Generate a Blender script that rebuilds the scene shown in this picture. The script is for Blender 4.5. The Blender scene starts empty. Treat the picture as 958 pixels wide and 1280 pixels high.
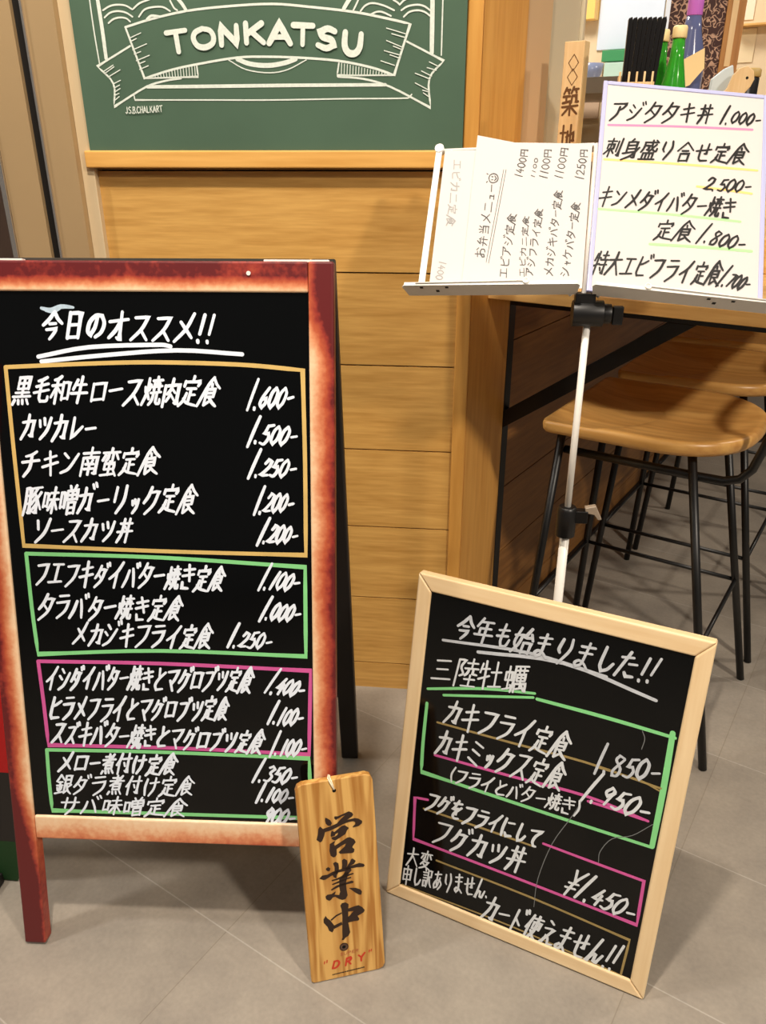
import bpy, math, random
from mathutils import Matrix, Vector, noise
R = random.Random(7)
sc = bpy.context.scene
C = sc.collection
# ------------------------------------------------------------------ camera
cam = bpy.data.cameras.new('camera'); camo = bpy.data.objects.new('camera', cam); C.objects.link(camo)
cam.sensor_fit = 'VERTICAL'; cam.sensor_height = 32.0; cam.lens = 25.0
cam.clip_start = 0.02
_r, _u, _f = (.994587, .103896, -.001544), (-.042272, .418151, .907393), (-.09492, .902417, -.420279)
camo.matrix_world = Matrix(((_r[0], _u[0], -_f[0], 0), (_r[1], _u[1], -_f[1], 0), (_r[2], _u[2], -_f[2], 1.22), (0, 0, 0, 1)))
sc.camera = camo
# ------------------------------------------------------------------ world, lamps of the arcade ceiling, exposure
wd = bpy.data.worlds.new('world'); sc.world = wd; wd.use_nodes = True
wb = wd.node_tree.nodes['Background']; wb.inputs[0].default_value = (1.0, .93, .84, 1); wb.inputs[1].default_value = .11
def lamp(name, loc, power, size, col, aim=None, spread=math.pi):
    l = bpy.data.lights.new(name, 'AREA'); l.shape = 'DISK'; l.size = size; l.energy = power; l.color = col; l.spread = spread
    o = bpy.data.objects.new(name, l); C.objects.link(o); o.location = loc
    d = Vector(aim if aim else (loc[0], loc[1], 0)) - Vector(loc)
    o.rotation_euler = d.to_track_quat('-Z', 'Y').to_euler()
    return o
WARM = (1.0, .88, .74); NEUT = (1.0, .95, .88)
lamp('downlight_key', (-.25, .45, 2.75), 46, .12, WARM)
lamp('downlight_right', (1.8, -.7, 2.75), 98, .26, WARM)
lamp('downlight_passage', (-2.0, .65, 2.75), 32, .2, NEUT)
lamp('downlight_wall', (-.5, 1.22, 2.75), 7, .2, WARM)
lamp('downlight_behind', (-.9, -1.2, 2.75), 9, .6, NEUT)
lamp('kitchen_lamp', (.05, 2.9, 2.45), 26, .5, (1.0, .92, .8))
lamp('stool_downlight', (2.2, 2.2, 2.7), 26, .14, WARM)
sc.view_settings.view_transform = 'Standard'; sc.view_settings.look = 'None'
sc.view_settings.exposure = 0.1; sc.view_settings.gamma = 1.0; sc.view_settings.use_curve_mapping = False
sc.render.film_transparent = False

# ------------------------------------------------------------------ materials
def srgb(r, g, b):
    f = lambda x: (x/255/12.92 if x/255 <= .04045 else ((x/255+.055)/1.055)**2.4)
    return (f(r), f(g), f(b), 1)
def new_mat(name):
    m = bpy.data.materials.new(name); m.use_nodes = True
    return m, m.node_tree.nodes, m.node_tree.links, m.node_tree.nodes['Principled BSDF']
def plain(name, col, rough=.5, metal=0, var=.06, scale=14, spec=.5, bump=0, alpha_trans=0, ior=1.45):
    m, N, L, P = new_mat(name)
    tc = N.new('ShaderNodeTexCoord'); nz = N.new('ShaderNodeTexNoise'); nz.inputs['Scale'].default_value = scale; nz.inputs['Detail'].default_value = 4
    L.new(tc.outputs['Object'], nz.inputs['Vector'])
    mx = N.new('ShaderNodeMix'); mx.data_type = 'RGBA'
    mx.inputs['A'].default_value = tuple(c*(1-var) for c in col[:3]) + (1,); mx.inputs['B'].default_value = tuple(min(1, c*(1+var)) for c in col[:3]) + (1,)
    L.new(nz.outputs['Fac'], mx.inputs['Factor']); L.new(mx.outputs['Result'], P.inputs['Base Color'])
    P.inputs['Roughness'].default_value = rough; P.inputs['Metallic'].default_value = metal
    P.inputs['Specular IOR Level'].default_value = spec
    if alpha_trans: P.inputs['Transmission Weight'].default_value = alpha_trans; P.inputs['IOR'].default_value = ior
    if bump:
        b = N.new('ShaderNodeBump'); b.inputs['Strength'].default_value = bump; b.inputs['Distance'].default_value = .002
        L.new(nz.outputs['Fac'], b.inputs['Height']); L.new(b.outputs['Normal'], P.inputs['Normal'])
    return m
def wood(name, light, dark, axis='X', rough=.42, ring=6.0, fine=70.0, plank=None, contrast=.5, spec=.4):
    """grain runs along axis (object space); plank=(axis index, start, pitch) gives every board its own grain"""
    m, N, L, P = new_mat(name)
    tc = N.new('ShaderNodeTexCoord'); vec = tc.outputs['Object']
    if plank:
        sep = N.new('ShaderNodeSeparateXYZ'); L.new(vec, sep.inputs[0])
        a = N.new('ShaderNodeMath'); a.operation = 'SUBTRACT'; a.inputs[1].default_value = plank[1]; L.new(sep.outputs[plank[0]], a.inputs[0])
        d = N.new('ShaderNodeMath'); d.operation = 'DIVIDE'; d.inputs[1].default_value = plank[2]; L.new(a.outputs[0], d.inputs[0])
        fl = N.new('ShaderNodeMath'); fl.operation = 'FLOOR'; L.new(d.outputs[0], fl.inputs[0])
        mu = N.new('ShaderNodeMath'); mu.operation = 'MULTIPLY'; mu.inputs[1].default_value = 7.37; L.new(fl.outputs[0], mu.inputs[0])
        cb = N.new('ShaderNodeCombineXYZ')
        for i in range(3): L.new(mu.outputs[0], cb.inputs[i])
        va = N.new('ShaderNodeVectorMath'); va.operation = 'ADD'; L.new(vec, va.inputs[0]); L.new(cb.outputs[0], va.inputs[1]); vec = va.outputs[0]
    mp = N.new('ShaderNodeMapping'); L.new(vec, mp.inputs['Vector'])
    s = {'X': (.07, 1, 1), 'Y': (1, .07, 1), 'Z': (1, 1, .07)}[axis]; mp.inputs['Scale'].default_value = s
    n1 = N.new('ShaderNodeTexNoise'); n1.inputs['Scale'].default_value = ring; n1.inputs['Detail'].default_value = 3; n1.inputs['Distortion'].default_value = .6
    L.new(mp.outputs[0], n1.inputs['Vector'])
    w = N.new('ShaderNodeMath'); w.operation = 'MULTIPLY'; w.inputs[1].default_value = 34; L.new(n1.outputs['Fac'], w.inputs[0])
    sn = N.new('ShaderNodeMath'); sn.operation = 'SINE'; L.new(w.outputs[0], sn.inputs[0])
    n2 = N.new('ShaderNodeTexNoise'); n2.inputs['Scale'].default_value = fine; n2.inputs['Detail'].default_value = 5; L.new(mp.outputs[0], n2.inputs['Vector'])
    ma = N.new('ShaderNodeMath'); ma.operation = 'MULTIPLY_ADD'; ma.inputs[1].default_value = .16*contrast; L.new(sn.outputs[0], ma.inputs[0]); L.new(n2.outputs['Fac'], ma.inputs[2])
    rp = N.new('ShaderNodeValToRGB'); rp.color_ramp.elements[0].position = .5-.28; rp.color_ramp.elements[1].position = .5+.22
    rp.color_ramp.elements[0].color = dark; rp.color_ramp.elements[1].color = light
    L.new(ma.outputs[0], rp.inputs[0]); L.new(rp.outputs[0], P.inputs['Base Color'])
    P.inputs['Roughness'].default_value = rough; P.inputs['Specular IOR Level'].default_value = spec
    b = N.new('ShaderNodeBump'); b.inputs['Strength'].default_value = .12; b.inputs['Distance'].default_value = .001
    L.new(ma.outputs[0], b.inputs['Height']); L.new(b.outputs[0], P.inputs['Normal'])
    return m
def burnt(name, ax, inner, outer, top=None, legs=None):
    """antique stain of the A-frame: pale at the inner edge, dark red at the outer one; ax 0 = across x, 2 = across z"""
    m, N, L, P = new_mat(name)
    tc = N.new('ShaderNodeTexCoord'); sep = N.new('ShaderNodeSeparateXYZ'); L.new(tc.outputs['Object'], sep.inputs[0])
    def mr(src, a, b, c=0.0, d=1.0, clamp=True):
        r = N.new('ShaderNodeMapRange'); r.clamp = clamp
        for k, v in zip(('From Min', 'From Max', 'To Min', 'To Max'), (a, b, c, d)): r.inputs[k].default_value = v
        L.new(src, r.inputs['Value']); return r.outputs[0]
    def add(a, b):
        q = N.new('ShaderNodeMath'); q.operation = 'ADD'; L.new(a, q.inputs[0]); L.new(b, q.inputs[1]); return q.outputs[0]
    t = mr(sep.outputs[ax], inner, outer)
    nz = N.new('ShaderNodeTexNoise'); nz.inputs['Scale'].default_value = 9; nz.inputs['Detail'].default_value = 8; nz.inputs['Roughness'].default_value = .65
    L.new(tc.outputs['Object'], nz.inputs['Vector'])
    t = add(t, mr(nz.outputs['Fac'], .25, .75, -.24, .24))
    n2 = N.new('ShaderNodeTexNoise'); n2.inputs['Scale'].default_value = 120; n2.inputs['Detail'].default_value = 3; L.new(tc.outputs['Object'], n2.inputs['Vector'])
    t = add(t, mr(n2.outputs['Fac'], .3, .7, -.06, .06))
    if top: t = add(t, mr(sep.outputs[2], top[0], top[1], 0, top[2]))
    if legs: t = add(t, mr(sep.outputs[2], legs[0], legs[1], legs[2], 0))
    rp = N.new('ShaderNodeValToRGB'); cr = rp.color_ramp
    stops = [(0, srgb(240, 214, 180)), (.25, srgb(232, 190, 150)), (.46, srgb(214, 140, 98)), (.68, srgb(184, 88, 56)), (.88, srgb(146, 50, 40)), (1, srgb(96, 26, 28))]
    cr.elements[0].position, cr.elements[0].color = stops[0]; cr.elements[1].position, cr.elements[1].color = stops[-1]
    for p_, c_ in stops[1:-1]:
        e = cr.elements.new(p_); e.color = c_
    L.new(t, rp.inputs[0]); L.new(rp.outputs[0], P.inputs['Base Color']); P.inputs['Roughness'].default_value = .38
    return m

# ------------------------------------------------------------------ mesh helpers
class MB:
    def __init__(s): s.v = []; s.f = []; s.sm = []
    def add(s, vs, fs, smooth=False):
        b = len(s.v); s.v += [tuple(x) for x in vs]; s.f += [tuple(i+b for i in f) for f in fs]; s.sm += [smooth]*len(fs); return s
    def box(s, x0, x1, y0, y1, z0, z1):
        v = [(x, y, z) for x in (x0, x1) for y in (y0, y1) for z in (z0, z1)]
        return s.add(v, [(0, 1, 3, 2), (4, 6, 7, 5), (0, 4, 5, 1), (2, 3, 7, 6), (0, 2, 6, 4), (1, 5, 7, 3)])
    def tube(s, pts, r, n=14, closed=False):
        P = [Vector(p) for p in pts]; k = len(P); rs = r if isinstance(r, (list, tuple)) else [r]*k
        T = []
        for i in range(k):
            a = P[(i+1) % k] if (closed or i < k-1) else P[i]; b = P[i-1] if (closed or i > 0) else P[i]
            T.append((a-b).normalized())
        up = Vector((0, 0, 1)) if abs(T[0].z) < .9 else Vector((1, 0, 0))
        nrm = (up - T[0]*up.dot(T[0])).normalized(); vs = []
        for i in range(k):
            nrm = (nrm - T[i]*nrm.dot(T[i])).normalized(); bi = T[i].cross(nrm)
            for j in range(n):
                a = 2*math.pi*j/n; vs.append(P[i] + (nrm*math.cos(a)+bi*math.sin(a))*rs[i])
        fs = []
        for i in range(k if closed else k-1):
            for j in range(n):
                i2 = (i+1) % k
                fs.append((i*n+j, i*n+(j+1) % n, i2*n+(j+1) % n, i2*n+j))
        s.add(vs, fs, True)
        if not closed:
            b = len(s.v)-len(vs)
            s.f += [tuple(b+j for j in range(n))[::-1], tuple(b+(k-1)*n+j for j in range(n))]; s.sm += [False, False]
        return s
    def lathe(s, prof, n=28, cx=0, cy=0):
        vs = [(cx+r*math.cos(2*math.pi*j/n), cy+r*math.sin(2*math.pi*j/n), z) for r, z in prof for j in range(n)]
        fs = [(i*n+j, i*n+(j+1) % n, (i+1)*n+(j+1) % n, (i+1)*n+j) for i in range(len(prof)-1) for j in range(n)]
        s.add(vs, fs, True); b = len(s.v)-len(vs)
        s.f += [tuple(b+j for j in range(n))[::-1], tuple(b+(len(prof)-1)*n+j for j in range(n))]; s.sm += [False, False]
        return s
    def prism(s, poly, y0, y1):
        """outline in x,z extruded along y"""
        n = len(poly); vs = [(x, y0, z) for x, z in poly] + [(x, y1, z) for x, z in poly]
        fs = [tuple(range(n)), tuple(range(2*n-1, n-1, -1))] + [(i, i+n, (i+1) % n+n, (i+1) % n) for i in range(n)]
        return s.add(vs, fs)
    def prism_z(s, poly, z0, z1):
        n = len(poly); vs = [(x, y, z0) for x, y in poly] + [(x, y, z1) for x, y in poly]
        fs = [tuple(range(n))[::-1], tuple(range(n, 2*n))] + [(i, (i+1) % n, (i+1) % n+n, i+n) for i in range(n)]
        return s.add(vs, fs)
def obj(name, mb, mat, parent=None, M=None, bevel=0, sub=0, label=None):
    me = bpy.data.meshes.new(name); me.from_pydata(mb.v, [], mb.f)
    for p, q in zip(me.polygons, mb.sm): p.use_smooth = q
    me.update(); me.materials.append(mat)
    o = bpy.data.objects.new(name, me); C.objects.link(o)
    if parent: o.parent = parent
    if M is not None: o.matrix_local = M
    if bevel:
        b = o.modifiers.new('bevel', 'BEVEL'); b.width = bevel; b.segments = 3; b.limit_method = 'ANGLE'; b.angle_limit = math.radians(40)
    if sub:
        b = o.modifiers.new('sub', 'SUBSURF'); b.levels = sub; b.render_levels = sub
    if label: o['label'] = label
    return o
def tag(o, label, cat, group=None):
    o['label'] = label; o['category'] = cat
    if group: o['group'] = group
    return o
def struct(name, mb, mat, M=None, bevel=0):
    o = obj(name, mb, mat, None, M, bevel); o['kind'] = 'structure'; return o
def thing(name, label, cat, M=None, group=None):
    o = bpy.data.objects.new(name, None); C.objects.link(o); o.empty_display_size = .05
    if M is not None: o.matrix_world = M
    return tag(o, label, cat, group)
def frame_m(o, x, y, z):
    return Matrix(((x[0], y[0], z[0], o[0]), (x[1], y[1], z[1], o[1]), (x[2], y[2], z[2], o[2]), (0, 0, 0, 1)))
def tilt_m(t):
    return frame_m((0, 0, 0), (1, 0, 0), (0, math.cos(t), -math.sin(t)), (0, math.sin(t), math.cos(t)))

# ------------------------------------------------------------------ handwriting: a hand-made stroke alphabet, 100 x 100 boxes, y down
GLYPH = {}
for ln in '''
今 52,4 30,30 4,50;52,4 72,28 97,45;36,46 66,45;24,66 74,63 62,82 46,99
日 24,8 24,95;24,10 76,10 76,95;24,50 76,50;24,92 76,92
の 52,20 44,60 24,86 10,70 16,38 44,18 74,20 90,48 80,78 52,94
オ 8,32 92,30;60,4 60,95 46,86;58,34 38,62 10,84
ス 16,16 80,14 56,56 10,94;52,58 90,94
メ 80,6 56,54 12,94;26,32 56,56 88,82
黒 22,6 22,46;22,8 78,8 78,46;22,27 78,27;22,45 78,45;50,8 50,70;14,58 86,58;4,71 96,71;16,82 8,97;36,83 40,96;58,83 63,96;80,82 92,97
毛 70,8 48,16 22,20;16,40 84,32;8,62 92,54;44,18 44,80 54,94 90,94 94,78
和 46,8 30,16 12,18;4,36 54,36;29,16 29,96;28,38 4,74;30,42 52,62;62,28 62,86;62,30 94,30 94,86;62,82 94,82
牛 28,14 12,48;22,32 82,32;4,62 96,62;52,4 52,97
ロ 16,22 16,84;16,24 84,24 84,84;16,80 84,80
ー 10,52 90,48
焼 10,34 14,52;38,28 32,46;24,6 24,50 4,94;26,56 38,76;48,16 96,16;70,4 70,34;44,36 98,36;58,26 58,48;84,26 84,48;44,56 98,56;60,56 56,80 42,96;78,56 78,88 84,94 98,94 98,80
肉 14,26 14,97;14,28 86,28 86,92 74,88;50,6 46,40 28,56;48,36 70,54;48,58 28,80;50,60 72,80
定 50,2 50,16;12,18 10,34;12,20 90,20 82,34;28,42 74,42;50,42 50,84;50,62 76,62;32,56 24,80 4,98;22,74 44,88 98,98
食 54,0 32,26 -4,96;54,2 74,22 98,38;52,22 54,32;32,40 32,94;32,40 74,40 74,66;32,53 74,53;32,66 74,66;32,94 56,82;52,68 72,84 97,98
カ 10,32 84,30 78,88 62,82;46,6 42,50 10,94
ツ 12,24 22,48;42,18 52,42;86,18 72,62 34,94
レ 26,8 26,88 92,46
チ 74,10 50,20 20,24;6,44 94,42;52,22 50,66 24,96
キ 16,32 80,24;8,60 92,50;42,4 60,97
ン 14,20 38,36;10,90 50,76 90,24
南 10,20 90,20;50,2 50,34;14,36 14,97;14,36 86,36 86,92 74,90;36,44 42,54;64,44 58,54;30,58 70,58;26,74 74,74;50,58 50,94
蛮 50,2 50,14;8,16 92,16;38,16 36,34 26,46;60,16 60,46;22,24 10,42;76,22 90,40;26,54 26,74;26,54 74,54 74,74;26,73 74,73;50,46 50,93;12,93 84,90;76,80 90,97
豚 12,10 12,60 4,97;12,10 36,10 36,92 28,90;12,34 36,34;12,60 36,60;48,12 96,12;72,14 46,40;58,28 74,50 72,94 58,90;66,44 44,64;74,62 44,88;94,28 76,46;76,48 98,84
味 8,22 8,74;8,24 32,24 32,74;8,70 32,70;46,24 90,24;40,48 98,48;68,4 68,98;66,50 42,86;70,50 96,84
噌 6,22 6,74;6,24 28,24 28,74;6,70 28,70;50,4 56,16;84,4 76,16;40,20 40,50;40,20 94,20 94,50;40,48 94,48;67,20 67,48;40,34 94,34;50,58 50,97;50,58 86,58 86,97;50,76 86,76;50,94 86,94
リ 24,10 24,58;76,6 76,56 46,96
ク 40,6 28,36 8,58;36,24 84,22 66,66 24,96
ソ 14,16 28,48;86,10 70,60 28,96
丼 16,24 86,24;6,56 96,54;36,6 34,60 14,96;68,6 68,98;48,36 56,46
フ 12,18 86,16 70,62 22,96
エ 16,20 84,20;50,20 50,84;6,86 94,84
タ 42,4 30,34 8,58;38,22 84,20 66,66 20,97;34,42 66,64
イ 82,6 54,40 10,64;54,40 54,98
ハ 34,22 24,60 4,92;62,16 80,50 96,92
ラ 22,10 80,10;10,36 88,34 72,70 26,97
き 14,24 84,20;12,46 88,40;38,4 70,66;22,70 30,92 72,94
シ 20,10 42,26;8,38 30,52;14,94 56,76 92,28
と 30,6 42,44;86,24 40,48 20,72 36,92 88,90
マ 8,18 90,16 70,46 46,68;34,52 66,92
ヒ 86,22 52,36 22,42;22,6 22,74 34,90 92,88
サ 6,32 94,32;30,8 30,62;70,6 70,58 40,97
ト 34,4 34,97;36,38 80,62
ア 8,16 90,16 74,36 56,46;50,30 46,66 16,96
ミ 22,10 80,24;22,40 76,54;14,72 86,94
ニ 20,24 80,24;6,82 94,82
ケ 34,4 26,32 6,54;30,30 94,28;62,30 60,66 32,97
ヤ 6,36 88,24 70,54;34,6 58,97
ユ 18,26 74,24 68,78;6,80 94,80
付 32,4 22,34 4,56;20,36 20,98;40,30 97,30;78,6 78,94 64,86;52,48 60,64
煮 20,14 74,14;48,2 48,30;6,30 94,30;80,4 56,32 12,54;32,44 32,76;32,44 74,44 74,76;32,58 74,58;32,74 74,74;16,84 8,98;36,85 40,97;58,85 63,97;80,84 92,98
け 18,10 12,50 20,92;40,32 94,28;70,6 70,60 46,97
銀 24,4 4,34;24,4 46,28;14,38 38,38;8,54 42,54;26,38 26,88;12,64 16,78;38,62 34,76;4,92 46,86;56,10 56,92;56,10 88,10 88,48;56,29 88,29;56,48 88,48;56,92 74,80;94,54 72,66;66,50 78,80 98,97
年 30,4 8,36;24,18 86,18;26,42 82,42;26,42 26,66;4,66 96,66;56,18 56,98
も 46,4 40,70 50,94 76,92 88,66;18,30 74,28;14,54 74,52
始 24,6 10,60 40,92;40,30 32,66 6,96;4,34 48,30;74,6 52,40 90,38;82,26 96,48;56,58 56,96;56,58 92,58 92,96;56,93 92,93
ま 18,20 82,18;20,42 80,40;50,4 50,80 28,92 18,80 34,70 60,78 86,96
り 28,10 24,46 34,58;70,6 76,44 44,97
し 32,6 30,70 44,92 70,84 88,62
た 8,26 60,22;38,4 10,94;52,46 88,44;48,78 60,90 92,88
三 18,18 82,18;24,50 76,50;6,86 94,86
陸 10,8 10,98;10,8 38,8 24,32 38,54 24,62;48,18 92,18;70,4 70,34;42,36 98,36;60,36 56,50 46,60;78,36 78,54 96,56;48,72 92,72;70,58 70,94;40,95 99,95
牡 14,12 6,42;10,30 44,30;28,4 28,98;2,64 46,54;54,42 94,42;74,8 74,90;48,90 99,90
蠣 8,28 8,56;8,28 34,28 34,56;8,55 34,55;21,8 21,86;2,88 36,82;32,72 40,92;44,8 98,8;46,8 44,60 36,97;52,22 96,22;64,14 64,30;82,14 82,30;56,36 56,58;56,36 90,36 90,58;56,47 90,47;56,58 90,58;73,36 73,84;50,68 50,97;50,68 96,68 96,94 90,92;58,86 86,82;80,74 88,88
大 8,36 92,34;50,4 46,46 8,96;52,44 94,96
変 50,2 50,16;6,18 94,18;40,18 38,40 28,50;60,18 60,50;22,26 10,44;78,24 92,42;44,50 14,76;38,60 76,60 52,84 10,98;30,66 60,86 94,98
申 14,18 14,74;14,20 86,20 86,74;14,46 86,46;14,72 86,72;50,2 50,99
訳 24,4 28,14;4,22 46,22;12,36 40,36;12,50 40,50;12,64 12,94;12,64 40,64 40,94;12,92 40,92;56,12 56,52 46,97;56,12 90,12 90,44;56,44 90,44;70,46 80,76 98,96
あ 18,20 80,16;44,4 42,60 50,84;72,34 50,80 22,90 16,70 40,48 72,48 90,70 62,97
せ 6,42 94,36;72,8 70,58 58,56;30,14 32,76 44,90 84,90
ん 50,4 10,96 34,60 50,62 56,90 72,92 94,60
使 28,4 18,34 2,58;18,34 18,98;34,16 98,16;44,30 44,56;44,30 90,30 90,56;44,54 90,54;66,4 64,62 34,98;44,64 70,86 98,98
え 38,4 60,14;18,34 78,32 14,94 44,60 56,70 66,92 96,90
を 14,22 80,18;48,4 20,56 48,44 56,76;86,38 44,66 34,84 52,96 86,94
に 16,10 12,54 20,92;42,28 86,26;40,76 54,90 92,86
て 8,22 92,16 56,42 46,72 64,92 82,92
刺 4,18 60,18;14,34 14,56;14,34 52,34 52,56 44,58;33,4 33,98;32,54 4,84;34,54 60,80;74,18 74,72;94,4 94,94 82,88
身 52,2 40,14;26,16 26,66;26,16 76,16 76,90 62,88;26,32 76,32;26,48 76,48;8,68 76,62;94,44 60,78 8,98
盛 12,12 92,12;14,12 14,40 4,60;18,28 44,28 42,50 34,48;56,2 62,38 80,54 92,54 94,42;84,22 50,58;76,2 86,8;20,64 20,92;20,64 80,64 80,92;40,64 40,92;60,64 60,92;4,94 97,94
合 50,4 4,46;50,4 97,44;32,46 68,46;26,60 26,97;26,60 76,60 76,97;26,94 76,94
特 14,12 6,42;10,30 42,30;26,4 26,98;2,64 44,54;54,20 92,20;72,4 72,38;46,38 99,38;48,58 98,58;84,40 84,96 72,90;58,70 66,82
弁 50,4 22,34 70,32;66,20 84,42;6,60 96,60;36,46 34,70 14,98;68,46 68,98
当 50,4 50,40;20,12 32,30;82,10 68,30;18,44 82,44 82,97;22,68 82,68;16,93 82,93
円 12,10 12,97;12,10 88,10 88,94 76,90;50,10 50,52;12,52 88,52
お 10,28 62,24;36,4 36,86 14,90 12,72 54,50 84,62 82,86 58,94;74,16 94,34
築 24,2 10,22;20,10 44,10;34,10 40,22;66,2 54,22;62,10 94,10;78,10 84,22;8,32 46,32;26,32 26,52;6,54 48,50;60,32 56,56;60,32 84,32 86,54 97,54;4,68 96,68;50,56 50,99;46,70 8,96;54,70 92,96
地 6,34 40,34;22,8 22,80;4,84 42,76;50,30 50,84 60,94 96,94 96,78;44,50 86,36 86,66 78,64;68,8 68,78
0 52,4 18,28 14,72 46,97 82,74 86,30 52,4
1 66,0 48,50 36,100
2 14,26 40,4 80,14 76,44 10,92 94,90
3 14,12 50,4 84,20 50,46 86,66 64,94 12,90
4 56,4 10,64 94,60;66,36 60,97
5 36,6 26,46 62,42 84,66 60,94 14,88;36,8 88,4
6 70,4 24,48 16,78 44,97 78,78 66,52 26,60
8 80,16 40,4 24,24 74,62 66,92 30,94 24,70 84,20
7 10,12 88,10 40,97
9 82,22 48,6 18,30 40,52 80,30 80,24 60,97
- 26,55 84,52
. 40,90 50,97
! 66,2 46,66;36,88 42,94
( 80,2 40,50 76,98
) 20,2 60,50 24,98
¥ 10,4 50,46;92,2 50,46 44,98;16,52 84,50;14,70 84,68
☺ 50,6 14,22 6,54 22,86 54,96 86,80 96,48 82,18 50,6;34,34 35,46;66,34 65,46;28,62 50,78 74,62;6,-14 16,-4;94,-16 86,-4
T 8,10 94,8;50,10 50,94
O 50,6 18,22 8,52 22,86 52,96 84,80 92,48 80,18 50,6
N 14,94 16,8 82,92 84,8
K 16,6 16,95;84,6 18,56;40,44 90,94
A 6,95 50,6 94,95;22,66 78,66
S 84,16 52,6 20,24 34,46 70,56 82,78 50,96 12,84
U 12,6 14,64 34,94 66,94 86,64 88,6
J 70,6 70,76 44,96 16,78
B 18,6 18,95;18,8 66,10 74,28 56,46 18,48;56,48 84,66 66,92 18,94
C 86,18 52,6 16,34 18,74 52,96 88,82
H 16,6 16,95;84,6 84,95;16,50 84,50
L 20,6 20,94 84,94
R 18,6 18,95;18,8 70,10 78,30 58,50 20,52;46,52 84,95
D 18,6 18,94;18,8 60,10 86,40 82,74 54,94 18,94
Y 8,6 50,48;92,6 50,48 50,95
P 18,6 18,95;18,8 72,10 82,32 64,52 18,54
E 18,6 18,94;18,8 84,8;18,50 70,50;18,94 86,94
" 28,4 22,34;66,4 60,34
'''.strip().split('\n'):
    k, s = ln[0], ln[2:]
    GLYPH[k] = [[tuple(float(q) for q in p.split(',')) for p in st.split()] for st in s.split(';')]
DAKU = dict(zip('ガダバジグブズドビザゴ', 'カタハシクフストヒサコ'))
for a, b in DAKU.items():
    if b in GLYPH: GLYPH[a] = [[(x*.86, y*.93+7) for x, y in st] for st in GLYPH[b]] + [[(76, 4), (84, 18)], [(91, 0), (99, 13)]]
for a, b in (('ッ', 'ツ'), ('ャ', 'ヤ'), ('ュ', 'ユ')):
    GLYPH[a] = [[(20+x*.62, 36+y*.62) for x, y in st] for st in GLYPH[b]]
ADV = {'.': .3, '!': .42, '-': .62, '(': .45, ')': .45, 'ッ': .75, 'ー': .8, 'ャ': .75, 'ュ': .75, '"': 1, '\u00a5': .8}
for q in '023456789': ADV[q] = .62
ADV['1'] = .5
def smooth(pts):
    n = len(pts)
    if n < 3: return pts
    out = [pts[0]]
    def tang(i):
        if i == 0 or i == n-1: return None
        a = Vector(pts[i])-Vector(pts[i-1]); b = Vector(pts[i+1])-Vector(pts[i])
        if a.length < 1e-9 or b.length < 1e-9 or a.angle(b) > math.radians(72): return None
        return (Vector(pts[i+1])-Vector(pts[i-1]))/2
    for i in range(n-1):
        a, b = Vector(pts[i]), Vector(pts[i+1]); ta = tang(i) or (b-a); tb = tang(i+1) or (b-a)
        L = (b-a).length
        if ta.length > L*1.2: ta = ta*(L*1.2/ta.length)
        if tb.length > L*1.2: tb = tb*(L*1.2/tb.length)
        for k in range(1, 5):
            t = k/4; t2 = t*t; t3 = t2*t
            p = a*(2*t3-3*t2+1)+ta*(t3-2*t2+t)+b*(3*t2-2*t3)+tb*(t3-t2); out.append(tuple(p))
    return out
def ribbon(mb, pts, w, off, taper=.75):
    """a flat marker stroke lying on the local plane y = -off"""
    P = [Vector(pts[0])]
    for p in pts[1:]:
        if (Vector(p)-P[-1]).length > w*.12: P.append(Vector(p))
    if len(P) < 2: P.append(P[0]+Vector((w*.3, -w*.3)))
    n = len(P); vs = []; fs = []
    for i in range(n):
        d = (P[min(i+1, n-1)]-P[max(i-1, 0)]).normalized(); q = Vector((-d.y, d.x))
        t = i/(n-1); h = w/2*(taper+(1-taper)*math.sin(math.pi*min(1, max(0, t*.9+.08)))**.6)
        if 0 < i < n-1:
            a = (P[i]-P[i-1]).normalized(); c = max(.62, math.sqrt(max(0, (1+a.dot((P[i+1]-P[i]).normalized()))/2))); h = h/c
        vs += [P[i]+q*h, P[i]-q*h]
    for i in range(n-1): fs.append((2*i, 2*i+1, 2*i+3, 2*i+2))
    for (i, s) in ((0, -1), (n-1, 1)):
        d = (P[1]-P[0]).normalized() if i == 0 else (P[-1]-P[-2]).normalized()
        q = Vector((-d.y, d.x)); h = (vs[2*i]-vs[2*i+1]).length/2; b = len(vs)
        arc = [P[i]+q*h*math.cos(a)+d*s*h*math.sin(a) for a in (math.pi/5, 2*math.pi/5, 3*math.pi/5, 4*math.pi/5)]
        vs += arc; f = (2*i, b, b+1, b+2, b+3, 2*i+1); fs.append(f if s > 0 else f[::-1])
    D = [off+4e-6*(i//2) for i in range(2*n)]+[off]*4+[off+4e-6*n]*4
    mb.add([(p.x, -D[i], p.y) for i, p in enumerate(vs)], [f[::-1] for f in fs])
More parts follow.
